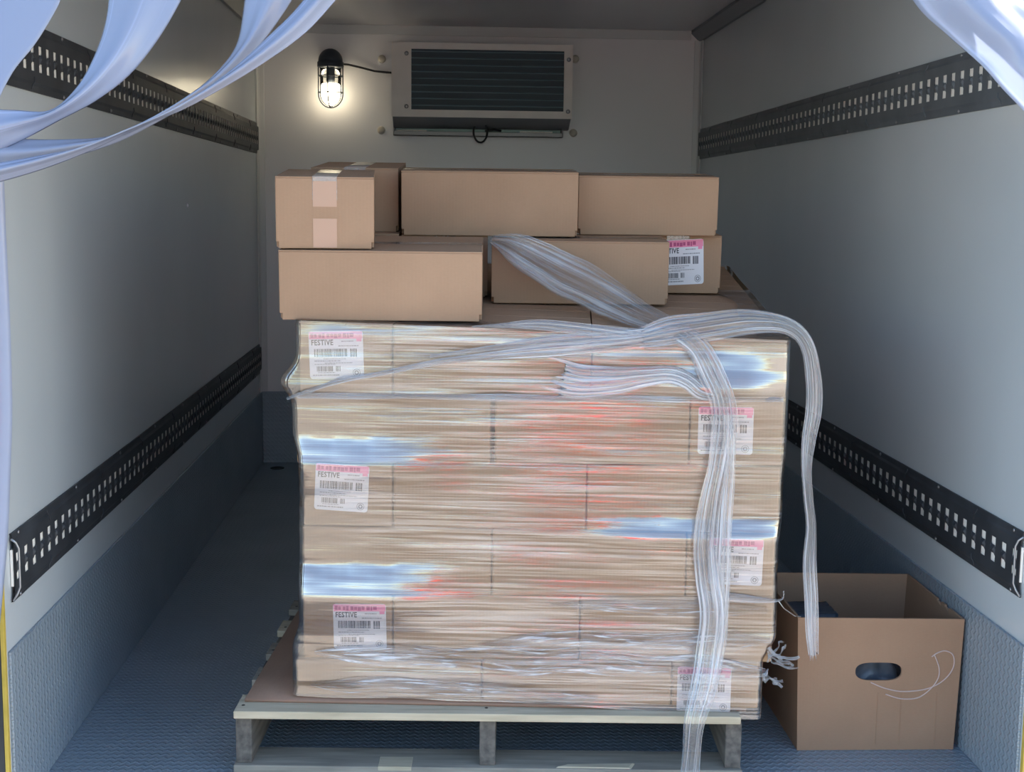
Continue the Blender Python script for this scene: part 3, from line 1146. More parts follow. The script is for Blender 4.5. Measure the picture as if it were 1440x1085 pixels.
zU = zA + 0.1378
loose_box(-0.321, 2.668, zU + 0.002, 0.190, 0.385, 0.139, math.radians(2.5), TL * 0.95, 'brown box with tan tape strips on its end, left of the upper row', 'y', end_tape)
yT = 3.020
loose_box(-0.088, yT, stack_top(0.1, yT) + 0.1425, 0.390, 0.192, 0.141, math.radians(-1.5), TL, 'long brown box in the middle of the upper row')
loose_box(-0.290, yT + 0.055, stack_top(-0.2, yT + 0.04) + 0.1425, 0.194, 0.385, 0.141, math.radians(-1.0), TL, 'brown box half hidden behind the taped box in the upper row', 'y')
loose_box(0.312, yT + 0.085, stack_top(0.5, yT + 0.085) + 0.1425, 0.320, 0.192, 0.133, math.radians(-1.5), TL, 'plain brown box at the right end of the upper row')


# ------------------------------------------------------------------ stretch wrap
def sstep(a, b, x):
    t = max(0.0, min(1.0, (x - a) / (b - a)))
    return t * t * (3 - 2 * t)


LEFT = [s[0] for s in SPL]
RIGHT = [s[3] for s in SPL]


def edges(z):
    t = max(0, min(5, (z - 0.14) / 0.127 - 0.5))
    i = min(4, int(t))
    f = sstep(0.25, 0.75, t - i)
    return LEFT[i] + (LEFT[i + 1] - LEFT[i]) * f, RIGHT[i] + (RIGHT[i + 1] - RIGHT[i]) * f


PATCH = [(-0.01, 0.27, 0.672, 0.624, 0.0150, 0), (-0.01, 0.29, 0.418, 0.358, 0.0185, 0), (0.60, 0.97, 0.523, 0.488, 0.0115, 1), (0.74, 0.935, 0.852, 0.782, 0.020, 1)]


def front_out(u, z):
    """how far the film stands off the box fronts"""
    d = 0.0055 + 0.0025 * noise.noise((u * 3, z * 40, 0.3)) + 0.0015 * noise.noise((u * 9, z * 90, 5.1))
    for (u0, u1, zt, zl, amp, side) in PATCH:
        wu = (sstep(u0 - 0.01, u0 + 0.02, u) * (1 - sstep(u1 - 0.12, u1 + 0.08, u))) if side == 0 else (sstep(u0 - 0.10, u0 + 0.10, u) * (1 - sstep(u1 - 0.07, u1 + 0.014, u)))
        zt2 = zt + 0.010 * noise.noise((u * 16, 1.7, zt * 9)) + 0.005 * noise.noise((u * 50, 2.7, zt * 9))
        f = sstep(zt2, zl, z) if False else (max(0, min(1, (zt2 - z) / (zt2 - zl))))
        f *= 1 - sstep(zl, zl - 0.11, z) if False else (1 if z > zl else 1 - sstep(0, 0.11, zl - z))
        d += amp * f * wu
    return d


def wrap():
    t = thing('stretch_wrap', SP(SW / 2, 0, 0.14), 'clear stretch wrap with loose twisted tails around the pallet load', 'stretch wrap', rz=ST)
    base = Vector(t.location)
    inv = Matrix.Rotation(-ST, 4, 'Z') @ Matrix.Translation(-base)
    # perimeter stations: (u fraction or side)
    sta = []
    NF = 130
    for i in range(NF + 1):
        sta.append(('f', i / NF))
    for i in range(1, 30):
        sta.append(('r', i / 30))
    for i in range(31):
        sta.append(('b', i / 30))
    for i in range(1, 30):
        sta.append(('l', i / 30))
    sta.append(('f', 0.0))
    NV = 110
    rad = 0.010

    def pos(s, q):
        kind, a = s
        zref = 0.14 + q * 0.76
        lo, hi = edges(zref)
        if kind == 'f':
            u = lo - 0.006 + (hi - lo + 0.012) * a
            z = zb(0, u, 0) + (zb(6, u, 0) + 0.003 - zb(0, u, 0)) * q
            if q == 0 or q < 0.05:
                z -= (0.05 - q) * 20 * (0.020 * sstep(0.5, 0.95, a) + 0.004 * noise.noise((u * 7, 0, 0)))
            e = min(u - (lo - 0.006), (hi + 0.006) - u)
            rnd = rad - math.sqrt(max(0, rad * rad - max(0, rad - e) ** 2)) if e < rad else 0
            v = -front_out(u, z) + rnd
            # clear ear pulled out round the corner under the top layer, left
            g = math.exp(-((z - 0.785) / 0.028) ** 2) * math.exp(-(max(0, u + 0.004) / 0.02) ** 2)
            u -= 0.028 * g
            return SP(u, v, z), (u, z)
        if kind == 'b':
            u = hi + 0.006 - (hi - lo + 0.012) * a
            z = zb(0, u, SD) + (zb(6, u, SD) + 0.003 - zb(0, u, SD)) * q
            return SP(u, SD + 0.009 + 0.002 * noise.noise((u * 3, z * 40, 9)), z), (u + 2.2, z)
        v = 0.004 + (SD) * a if kind == 'r' else SD - (SD) * a
        u = hi + 0.006 if kind == 'r' else lo - 0.006
        wob = 0.003 + 0.003 * noise.noise((v * 3, zref * 40, 4 if kind == 'r' else 7))
        u += wob if kind == 'r' else -wob
        if kind == 'l':
            g = math.exp(-((zref - 0.785) / 0.028) ** 2) * math.exp(-(v / 0.03) ** 2)
            u -= 0.028 * g
        uu = max(0, min(SW, u))
        z = zb(0, uu, v) + (zb(6, uu, v) + 0.003 - zb(0, uu, v)) * q
        return SP(u, v, z), ((1.0 + v) if kind == 'r' else (3.4 + v), z)

    n = len(sta) - 1
    mb = MB()
    P = {}

    def fn(a, b):
        s = sta[round(a * n)]
        p, uv = pos(s, b)
        P[(round(a * n), round(b * NV))] = uv
        return inv @ p
    mb.grid(fn, n, NV, lambda a, b: P[(round(a * n), round(b * NV))])
    fo_ = mb.build('film_sleeve', M['film'], t, fix=False)
    at_ = fo_.data.attributes.new('taut', 'FLOAT', 'POINT')
    sh_ = fo_.data.attributes.new('shine', 'FLOAT', 'POINT')
    for q in range(NV + 1):
        for i, s_ in enumerate(sta):
            val = shv = 0.0
            if s_[0] == 'f':
                u, z = P[(i, q)]
                val = 1 - sstep(0.03, 0.22 + 0.08 * noise.noise((2.0, z * 22, 1.0)), u)
                val = max(val, 0.85 * sstep(SW - 0.10, SW - 0.03, u) * (0.5 + noise.noise((7.0, z * 18, 3.0))))
                for (u0, u1, zt, zl, amp, side) in PATCH[:4]:
                    jz = 0.008 * noise.noise((u * 14, 5.0, zl * 7))
                    inz = sstep(zl - 0.012 + jz, zl + 0.006 + jz, z) * (1 - sstep(zt - 0.006 + jz, zt + 0.010 + jz, z))
                    inu = (1 - sstep(u1 - 0.16, u1 + 0.04, u)) if side == 0 else sstep(u0 - 0.05, u0 + 0.12, u)
                    val = max(val, inz * inu)
                    shv = max(shv, inz * inu)
            at_.data[q * (n + 1) + i].value = val
            sh_.data[q * (n + 1) + i].value = shv

    # ragged film turned in over the top edges
    mb = MB()

    def topf(a, b):
        u = -0.004 + (SW + 0.010) * a
        dep = 0.085 + 0.05 * noise.noise((u * 5, 2, 8)) + 0.03 * sstep(0.55, 0.9, a)
        v = -0.007 + dep * b
        z = zb(6, max(0, min(SW, u)), max(0, v)) + 0.0035 + 0.003 * abs(noise.noise((u * 20, v * 30, 3))) + 0.004 * (b > 0.9) * noise.noise((u * 25, 4, 1))
        return inv @ SP(u, v, z)
    mb.grid(topf, 90, 10, lambda a, b: (a * SW, b * 0.1))
    mb.build('film_turnover', M['film_top'], t, fix=False)
    mb = MB()

    def sidef(a, b):
        v = 0.02 + 0.62 * a
        u = SW + 0.012 - (0.07 + 0.03 * noise.noise((v * 6, 1, 1))) * b
        z = zb(6, min(u, SW), v) + 0.004 + 0.004 * abs(noise.noise((u * 30, v * 16, 6))) + 0.006 * (1 - b) * noise.noise((v * 9, 3, 3))
        return inv @ SP(u + 0.010 * (1 - b) * noise.noise((v * 7, 8, 2)), v, z)
    mb.grid(sidef, 50, 8, lambda a, b: (a * 0.6, b * 0.1))
    mb.build('film_turnover', M['film_top'], t, fix=False)

    # pleated ropes of film
    def rope(name, pts, seed, pleats=7, depth=0.30, nrm=None, ragged=(0, 0), mt=None, across=28):
        pts = [(Vector(p[:3]), p[3]) for p in pts]
        # Catmull-Rom resample
        out = []
        for i in range(len(pts) - 1):
            p0, p1, p2, p3 = pts[max(i - 1, 0)], pts[i], pts[i + 1], pts[min(i + 2, len(pts) - 1)]
            for s in range(8):
                q = s / 8
                c = [0.5 * ((2 * p1[j]) + (p2[j] - p0[j]) * q + (2 * p0[j] - 5 * p1[j] + 4 * p2[j] - p3[j]) * q * q + (3 * p1[j] - p0[j] - 3 * p2[j] + p3[j]) * q ** 3) for j in (0, 1)]
                out.append((c[0], c[1]))
        out.append(pts[-1])
        L = [0.0]
        for i in range(1, len(out)):
            L.append(L[-1] + (out[i][0] - out[i - 1][0]).length)
        nv = len(out) - 1
        cam_side = Vector((0, -1, 0.25)).normalized()
        mb = MB()

        def fn(a, b):
            i = round(b * nv)
            p, w = out[i]
            tg = (out[min(i + 1, nv)][0] - out[max(i - 1, 0)][0]).normalized()
            n_ = (cam_side - tg * cam_side.dot(tg)).normalized()
            sd = tg.cross(n_)
            ph = noise.noise((seed, L[i] * 2.5, 0)) * 1.2
            x = (a - 0.5)
            x += 0.05 * noise.noise((seed + 3, L[i] * 6, a * 4))
            rag = 0.0
            if b == 0:
                rag = ragged[0] * noise.noise((a * 14, seed, 1))
            if b == 1:
                rag = ragged[1] * noise.noise((a * 14, seed, 2))
            z = depth * w * (0.5 * math.sin(a * PI) + 0.16 * math.sin(a * pleats * 2 * PI + ph * 4) + 0.25 * noise.noise((a * 9, L[i] * 5, seed)))
            wob = 0.12 * w * noise.noise((seed + 9, L[i] * 9, 2 if a < 0.5 else 5)) * abs(x) * 2
            return inv @ (p + sd * (w * x + wob) + n_ * z + tg * rag)
        mb.grid(fn, across, nv, lambda a, b: (a * 0.12 + seed, L[round(b * nv)]))
        return mb.build(name, mt or M['tail'], t, fix=False)

    T1 = [(0.107, 2.930, 1.057, 0.018), (0.151, 2.900, 1.045, 0.056), (0.211, 2.880, 1.015, 0.084), (0.269, 2.840, 0.982, 0.094), (0.337, 2.780, 0.948, 0.084),
          (0.387, 2.680, 0.922, 0.062), (0.428, 2.600, 0.906, 0.052), (0.464, 2.556, 0.888, 0.046), (0.493, 2.545, 0.863, 0.046), (0.518, 2.542, 0.818, 0.051),
          (0.540, 2.540, 0.767, 0.050), (0.545, 2.540, 0.711, 0.050), (0.537, 2.540, 0.642, 0.048), (0.525, 2.538, 0.573, 0.050), (0.517, 2.538, 0.488, 0.052),
          (0.523, 2.535, 0.418, 0.052), (0.533, 2.530, 0.348, 0.056), (0.529, 2.525, 0.278, 0.058), (0.517, 2.510, 0.210, 0.056), (0.498, 2.495, 0.145, 0.045),
          (0.492, 2.490, 0.087, 0.039), (0.488, 2.490, 0.022, 0.039)]
    rope('film_tail', T1, 1.3, 6, 0.35, ragged=(0.02, 0.01))
    rope('film_tail', [(0.522, 2.545, 0.80, 0.012), (0.552, 2.535, 0.71, 0.020), (0.556, 2.532, 0.62, 0.024), (0.552, 2.530, 0.52, 0.022), (0.553, 2.530, 0.42, 0.026),
                       (0.549, 2.525, 0.33, 0.022), (0.532, 2.515, 0.24, 0.015)], 8.1, 3, 0.3, mt=M['tail'])
    T2 = [(0.384, 2.575, 0.880, 0.041), (0.439, 2.566, 0.891, 0.060), (0.519, 2.556, 0.905, 0.059), (0.587, 2.552, 0.914, 0.051), (0.648, 2.550, 0.911, 0.040),
          (0.685, 2.548, 0.893, 0.032), (0.707, 2.548, 0.857, 0.029), (0.719, 2.550, 0.795, 0.029), (0.720, 2.550, 0.740, 0.028), (0.714, 2.550, 0.684, 0.025),
          (0.711, 2.550, 0.628, 0.020), (0.716, 2.550, 0.572, 0.020), (0.724, 2.550, 0.515, 0.021), (0.724, 2.550, 0.444, 0.027), (0.731, 2.550, 0.372, 0.027),
          (0.735, 2.550, 0.299, 0.027), (0.740, 2.550, 0.253, 0.021)]
    rope('film_tail', T2, 4.7, 6, 0.45, ragged=(0.02, 0.02))
    T3 = [(-0.300, 2.640, 0.750, 0.006), (-0.242, 2.634, 0.772, 0.008), (-0.179, 2.628, 0.790, 0.009), (-0.110, 2.621, 0.804, 0.009), (0.001, 2.609, 0.828, 0.013),
          (0.111, 2.599, 0.843, 0.018), (0.220, 2.588, 0.856, 0.026), (0.329, 2.577, 0.869, 0.032), (0.424, 2.566, 0.885, 0.034), (0.477, 2.556, 0.894, 0.027)]
    rope('film_band', T3, 2.2, 3, 0.4)
    rope('film_band', [(-0.02, 2.612, 0.838, 0.006), (0.111, 2.599, 0.858, 0.012), (0.220, 2.588, 0.873, 0.020), (0.329, 2.577, 0.880, 0.026), (0.424, 2.566, 0.890, 0.030), (0.470, 2.558, 0.893, 0.020)], 6.4, 3, 0.35)
    rope('film_band', [(-0.255, 2.636, 0.763, 0.004), (-0.200, 2.630, 0.790, 0.006), (-0.150, 2.626, 0.797, 0.005)], 3.9, 2, 0.3, across=8)
    T6 = [(0.060, 2.616, 0.896, 0.003), (0.120, 2.610, 0.899, 0.009), (0.192, 2.598, 0.902, 0.019), (0.288, 2.584, 0.894, 0.024), (0.383, 2.572, 0.884, 0.027), (0.464, 2.560, 0.885, 0.027)]
    rope('film_band', T6, 5.5, 3, 0.3)
    T4 = [(0.232, 2.586, 0.801, 0.071), (0.276, 2.582, 0.793, 0.063), (0.331, 2.576, 0.796, 0.054), (0.385, 2.570, 0.805, 0.043), (0.439, 2.564, 0.810, 0.035),
          (0.474, 2.560, 0.799, 0.032), (0.502, 2.558, 0.778, 0.030), (0.536, 2.556, 0.771, 0.019)]
    rope('bunched_film', T4, 9.3, 9, 0.22, ragged=(0.05, 0.02))
    # gathered roll along the seam under the top layer, and the crumpled belt low down
    seam = [tuple(SP(u, -0.012 - 0.003 * noise.noise((u * 9, 1, 1)), zb(5, u, 0) + 0.004 * noise.noise((u * 7, 2, 2)))) + (0.012 + 0.006 * noise.noise((u * 6, 5, 5)),) for u in [0.0 + 0.945 * i / 22 for i in range(23)]]
    rope('film_seam', seam, 12.1, 3, 0.5, across=10)
    for (zc, u0, u1, wd, sd, rise) in ((0.240, 0.03, 0.93, 0.046, 15.7, -0.018), (0.262, 0.36, 0.94, 0.036, 18.2, 0.022), (0.168, 0.02, 0.60, 0.030, 24.5, -0.012), (0.345, 0.50, 0.93, 0.026, 30.1, 0.0)):
        belt = [tuple(SP(u, -0.0125, zc + rise * (u - u0) / (u1 - u0) + 0.010 * noise.noise((u * 6, 3, sd)))) + (wd * (1 + 0.7 * noise.noise((u * 6, 9, sd))) * sstep(0, 0.12, u - u0 + 0.02) * (0.25 + 0.75 * sstep(0, 0.12, u1 - u + 0.02)) + 0.002,) for u in [u0 + (u1 - u0) * i / 24 for i in range(25)]]
        b_ = rope('crumpled_band', belt, sd, 4, 0.10, mt=M['wisp'])
        ul = b_.data.uv_layers[0].data
        for l in ul:                      # run the creases along the band
            l.uv = (l.uv[1] + sd, l.uv[0] * 1.1)
    # frayed tufts at the lower right edge
    rnd = random.Random(5)
    for c, nn, sp_ in ((SP(0.935, -0.006, 0.250), 7, 0.050), (SP(0.930, -0.004, 0.205), 4, 0.030)):
        for j in range(nn):
            d = Vector((rnd.uniform(0.3, 1.0), rnd.uniform(-0.35, 0.1), rnd.uniform(-0.7, 0.7))).normalized()
            p = [tuple(c + Vector((0, 0, rnd.uniform(-0.02, 0.02)))) + (rnd.uniform(0.004, 0.009),)]
            q = c.copy()
            for s in range(6):
                q = q + d * sp_ / 6 + Vector((rnd.uniform(-1, 1), rnd.uniform(-0.5, 0.5), rnd.uniform(-1, 1))) * 0.007
                p.append((q.x, q.y, q.z, rnd.uniform(0.002, 0.007)))
            rope('frayed_tuft', p, rnd.uniform(0, 50), 2, 0.5, across=6)
    p = [tuple(SP(0.80, -0.010, 0.372)) + (0.020,), tuple(SP(0.87, -0.012, 0.368)) + (0.018,), tuple(SP(0.93, -0.010, 0.364)) + (0.010,), tuple(SP(0.955, -0.008, 0.366)) + (0.004,),
         tuple(SP(0.961, -0.008, 0.374)) + (0.003,), tuple(SP(0.960, -0.008, 0.384)) + (0.003,)]
    rope('frayed_tuft', p, 21, 3, 0.3, across=8)
    # thin strand running from the edge to the open carton
    mb = MB().tube([inv @ Vector(q) for q in (SP(0.952, -0.005, 0.362), (0.690, 2.60, 0.335), (0.725, 2.645, 0.305), (0.749, 2.688, 0.290))], 0.0011, 5)
    mb.build('film_strand', M['strand'], t)


wrap()


# ------------------------------------------------------------------ open carton on the right
def open_carton():
    t = thing('open_carton', (0.753, 2.688, 0), 'open-topped brown carton with an oval hand hole on the floor beside the stack', 'box', rz=math.radians(-0.5))
    w, d, h = 0.334, 0.352, 0.284
    fl = 0.010                     # the walls lean outward a little
    th = 0.005
    # front panel with an oval hole: strips round the hole
    hx, hz, rx, rz_ = 0.166, 0.170, 0.046, 0.0195
    n = 40
    mb = MB()
    ring = []
    outr = []
    for k in range(n):
        a = 2 * PI * k / n
        ca, sa = math.cos(a), math.sin(a)
        ex = abs(ca) ** 0.6 * (1 if ca > 0 else -1)
        ez = abs(sa) ** 0.8 * (1 if sa > 0 else -1)
        ring.append((hx + rx * ex, hz + rz_ * ez))
        s = 1 / max(abs(ca) / 0.09, abs(sa) / 0.06)
        outr.append((hx + ca * s, hz + sa * s))
    for sx in (-1, 1):
        for sz in (-1, 1):      # snap the nearest sample onto each corner
            c = (hx + sx * 0.09, hz + sz * 0.06)
            b = min(range(n), key=lambda q: (outr[q][0] - c[0]) ** 2 + (outr[q][1] - c[1]) ** 2)
            outr[b] = c

    def lean(x, z, y):
        f = z / h
        return (x + (x / w - 0.5) * 2 * fl * f * 0.5 + (-0.004 if x < w / 2 else 0.004) * f, y, z + 0.004 * (1 - x / w) * f)
    vs = [lean(*p, 0) for p in ring] + [lean(*p, 0) for p in outr] + [lean(*p, th) for p in ring] + [lean(*p, th) for p in outr]
    fs = []
    for k in range(n):
        j = (k + 1) % n
        fs += [(k, n + k, n + j, j), (2 * n + k, 2 * n + j, 3 * n + j, 3 * n + k), (k, j, 2 * n + j, 2 * n + k)]
    mb.add(vs, fs)
    X = [0, hx - 0.09, hx + 0.09, w]
    Z = [0, hz - 0.06, hz + 0.06, h]
    for i in range(3):
        for j in range(3):
            if i == 1 and j == 1:
                continue
            c = [lean(X[i], Z[j], 0), lean(X[i + 1], Z[j], 0), lean(X[i + 1], Z[j], th), lean(X[i], Z[j], th),
                 lean(X[i], Z[j + 1], 0), lean(X[i + 1], Z[j + 1], 0), lean(X[i + 1], Z[j + 1], th), lean(X[i], Z[j + 1], th)]
            mb.hexa(c)
    fp = mb.build('front_panel', M['card_old'], t)
    # creases of the hidden flaps
    for x in (0.166, 0.216, 0.292):
        MB().box((x, -0.0008, 0.012), (x + 0.0012, 0.0004, 0.125)).build('crease', M['card_old'], fp)
    # pale scribbled loop
    for pts in (((0.150, 0.148), (0.178, 0.136), (0.215, 0.128), (0.260, 0.131), (0.291, 0.142), (0.313, 0.160), (0.325, 0.183), (0.322, 0.207), (0.305, 0.216), (0.288, 0.211), (0.277, 0.203)),
                ((0.183, 0.122), (0.216, 0.112), (0.252, 0.114), (0.278, 0.133), (0.293, 0.156), (0.294, 0.179), (0.283, 0.207))):
        sm_ = []
        for i in range(len(pts) - 1):
            p0, p1, p2, p3 = pts[max(i - 1, 0)], pts[i], pts[i + 1], pts[min(i + 2, len(pts) - 1)]
            for k in range(5):
                q = k / 5
                sm_.append([0.5 * (2 * p1[j] + (p2[j] - p0[j]) * q + (2 * p0[j] - 5 * p1[j] + 4 * p2[j] - p3[j]) * q * q + (3 * p1[j] - p0[j] - 3 * p2[j] + p3[j]) * q ** 3) for j in (0, 1)])
        sm_.append(pts[-1])
        mb = MB().tube([(x, -0.0004, z) for x, z in sm_], 0.0015, 5)
        mb.build('scuff_mark', M['scuff'], fp)
    bk = MB()
    bk.hexa([(0, d - th, 0), (w, d - th, 0), (w, d, 0), (0, d, 0), lean(0, h, d - th), lean(w, h, d - th), lean(w, h, d), lean(0, h, d)])
    bk.build('back_panel', M['card_old'], t)
    for x in (0, w):
        s = 1 if x == 0 else -1
        mb = MB()
        n = 14
        rnd = random.Random(3)
        for i in range(n):
            ya, yb = th + (d - 2 * th) * i / n, th + (d - 2 * th) * (i + 1) / n
            j = 0.010 if (x > 0 and i in (3, 5)) else 0.0
            ta, tb = lean(x, h - j, ya), lean(x, h - j * 0.3, yb)
            mb.hexa([(x, ya, 0), (x + s * th, ya, 0), (x + s * th, yb, 0), (x, yb, 0), ta, (ta[0] + s * th, ta[1], ta[2]), (tb[0] + s * th, tb[1], tb[2]), tb])
        mb.build('side_panel', M['card_old'], t)
    MB().box((th, th, 0.0), (w - th, d - th, 0.006)).build('bottom_panel', M['card_old'], t)

    # contents: a crumpled bag and a folded dark sheet, lying in the carton
    c = Matrix.Translation(t.location) @ Matrix.Rotation(t.rotation_euler.z, 4, 'Z')
    mb = MB()

    def bagf(a, b):
        th_ = a * 2 * PI
        ph = (b - 0.5) * PI
        r = 1 + 0.22 * noise.noise((math.cos(th_) * 2, math.sin(th_) * 2, ph * 2)) + 0.10 * abs(noise.noise((math.cos(th_) * 6, math.sin(th_) * 6, ph * 5)))
        return (0.10 * r * math.cos(ph) * math.cos(th_), 0.085 * r * math.cos(ph) * math.sin(th_), 0.095 + 0.086 * r * math.sin(ph))
    mb.grid(bagf, 48, 28)
    bag = mb.build('plastic_bag', M['bag'], fix=True)
    bag.matrix_world = c @ Matrix.Translation((0.165, 0.125, 0.006))
    tag(bag, 'crumpled grey plastic bag seen through the hand hole of the open carton', 'bag')
    mb = MB()
    mb.grid(lambda a, b: (0.02 + 0.125 * a, 0.235 + 0.10 * b, 0.222 - 0.006 * abs(noise.noise((a * 5, b * 5, 2)))), 14, 10)
    mb.grid(lambda a, b: (0.02 + 0.125 * a, 0.235 + 0.002 * noise.noise((a * 9, b * 2, 1)), 0.008 + 0.214 * b), 14, 10)
    fo = mb.build('folded_sheet', M['bag_blue'], solid=0.003)
    fo.matrix_world = c
    tag(fo, 'dark blue folded plastic sheet standing inside the open carton', 'plastic sheet')


open_carton()

# ------------------------------------------------------------------ curtain strips at the door
STRIPS = [
    ('a', [(-0.782,2.33,1.755,-0.59,2.33,1.76), (-0.782,2.312,1.711,-0.587,2.312,1.712), (-0.781,2.295,1.667,-0.584,2.295,1.666), (-0.781,2.277,1.623,-0.582,2.277,1.619), (-0.781,2.259,1.58,-0.579,2.259,1.573), (-0.781,2.242,1.538,-0.582,2.242,1.528), (-0.781,2.224,1.496,-0.588,2.224,1.484), (-0.782,2.206,1.454,-0.594,2.206,1.44), (-0.786,2.188,1.414,-0.61,2.188,1.4), (-0.793,2.171,1.375,-0.629,2.171,1.363), (-0.805,2.153,1.337,-0.651,2.153,1.329), (-0.817,2.135,1.301,-0.667,2.135,1.291), (-0.838,2.118,1.272,-0.678,2.118,1.252), (-0.859,2.1,1.244,-0.693,2.1,1.215)],
     'wide milky curtain strip at the far left top corner'),
    ('b', [(-0.544,2.33,1.761,-0.339,2.33,1.766), (-0.539,2.308,1.7,-0.35,2.308,1.697), (-0.534,2.287,1.64,-0.362,2.287,1.628), (-0.528,2.265,1.58,-0.373,2.265,1.561), (-0.524,2.244,1.521,-0.392,2.244,1.496), (-0.521,2.222,1.462,-0.417,2.222,1.434), (-0.524,2.201,1.405,-0.448,2.201,1.376), (-0.537,2.179,1.351,-0.485,2.179,1.324), (-0.56,2.158,1.301,-0.531,2.158,1.283), (-0.595,2.136,1.265,-0.582,2.136,1.251), (-0.642,2.115,1.263,-0.632,2.115,1.22), (-0.688,2.093,1.263,-0.682,2.093,1.193), (-0.733,2.072,1.262,-0.733,2.072,1.17), (-0.776,2.05,1.262,-0.782,2.05,1.147)],
     'blue-white curtain strip sweeping left across the upper left track, second from the left'),
    ('c', [(-0.317,2.34,1.77,-0.12,2.34,1.775), (-0.316,2.323,1.702,-0.142,2.323,1.705), (-0.315,2.305,1.635,-0.164,2.305,1.636), (-0.314,2.288,1.569,-0.186,2.288,1.567), (-0.314,2.271,1.503,-0.215,2.271,1.502), (-0.317,2.253,1.438,-0.249,2.253,1.44), (-0.328,2.236,1.375,-0.288,2.236,1.382), (-0.365,2.219,1.325,-0.333,2.219,1.33), (-0.413,2.201,1.285,-0.387,2.201,1.29), (-0.464,2.184,1.252,-0.443,2.184,1.254), (-0.518,2.167,1.228,-0.5,2.167,1.222), (-0.575,2.149,1.222,-0.559,2.149,1.199), (-0.63,2.132,1.221,-0.619,2.132,1.181), (-0.684,2.115,1.225,-0.678,2.115,1.166), (-0.738,2.097,1.226,-0.736,2.097,1.157), (-0.79,2.08,1.228,-0.793,2.08,1.148)],
     'third curtain strip from the left, partly behind the longest strip'),
    ('d', [(-0.096,2.32,1.77,0.078,2.32,1.774), (-0.116,2.3,1.699,0.029,2.3,1.708), (-0.137,2.28,1.629,-0.019,2.28,1.643), (-0.157,2.26,1.559,-0.067,2.26,1.578), (-0.189,2.24,1.496,-0.115,2.24,1.515), (-0.227,2.22,1.437,-0.164,2.22,1.454), (-0.274,2.2,1.386,-0.214,2.2,1.396), (-0.322,2.18,1.338,-0.273,2.18,1.349), (-0.374,2.16,1.296,-0.335,2.16,1.307), (-0.428,2.14,1.259,-0.397,2.14,1.27), (-0.484,2.12,1.229,-0.462,2.12,1.24), (-0.542,2.1,1.208,-0.523,2.1,1.207), (-0.601,2.08,1.194,-0.585,2.08,1.179), (-0.658,2.06,1.182,-0.648,2.06,1.157), (-0.714,2.04,1.176,-0.711,2.04,1.14), (-0.769,2.02,1.169,-0.771,2.02,1.124)],
     'longest blue-white curtain strip, running from above the lamp down to the left edge'),
    ('e', [(-0.841,2.25,1.275,-0.718,2.25,1.277), (-0.846,2.25,1.178,-0.705,2.25,1.181), (-0.847,2.25,1.08,-0.704,2.25,1.083), (-0.847,2.25,0.981,-0.703,2.25,0.983), (-0.848,2.25,0.88,-0.703,2.25,0.882), (-0.848,2.25,0.778,-0.705,2.25,0.779), (-0.848,2.25,0.675,-0.712,2.25,0.675), (-0.847,2.25,0.571,-0.72,2.25,0.571), (-0.847,2.25,0.465,-0.733,2.25,0.465), (-0.847,2.25,0.359,-0.747,2.25,0.358), (-0.846,2.25,0.25,-0.761,2.25,0.25), (-0.846,2.25,0.141,-0.774,2.25,0.14)],
     'lavender curtain strip hanging straight down at the left edge of the opening'),
    ('r', [(0.662,2.34,1.794,1.026,2.34,1.804), (0.672,2.323,1.747,1.025,2.323,1.763), (0.683,2.305,1.7,1.025,2.305,1.722), (0.693,2.288,1.653,1.024,2.288,1.682), (0.703,2.271,1.606,1.023,2.271,1.642), (0.717,2.253,1.562,1.022,2.253,1.603), (0.736,2.236,1.52,1.028,2.236,1.566), (0.754,2.219,1.478,1.037,2.219,1.53), (0.777,2.201,1.441,1.049,2.201,1.496), (0.807,2.184,1.41,1.069,2.184,1.469), (0.836,2.167,1.379,1.085,2.167,1.439), (0.863,2.149,1.346,1.098,2.149,1.407), (0.888,2.132,1.313,1.108,2.132,1.374), (0.915,2.115,1.281,1.111,2.115,1.339), (0.942,2.097,1.251,1.116,2.097,1.304), (0.968,2.08,1.22,1.123,2.08,1.271)],
     'sunlit curtain strip bunched at the top right corner'),
]


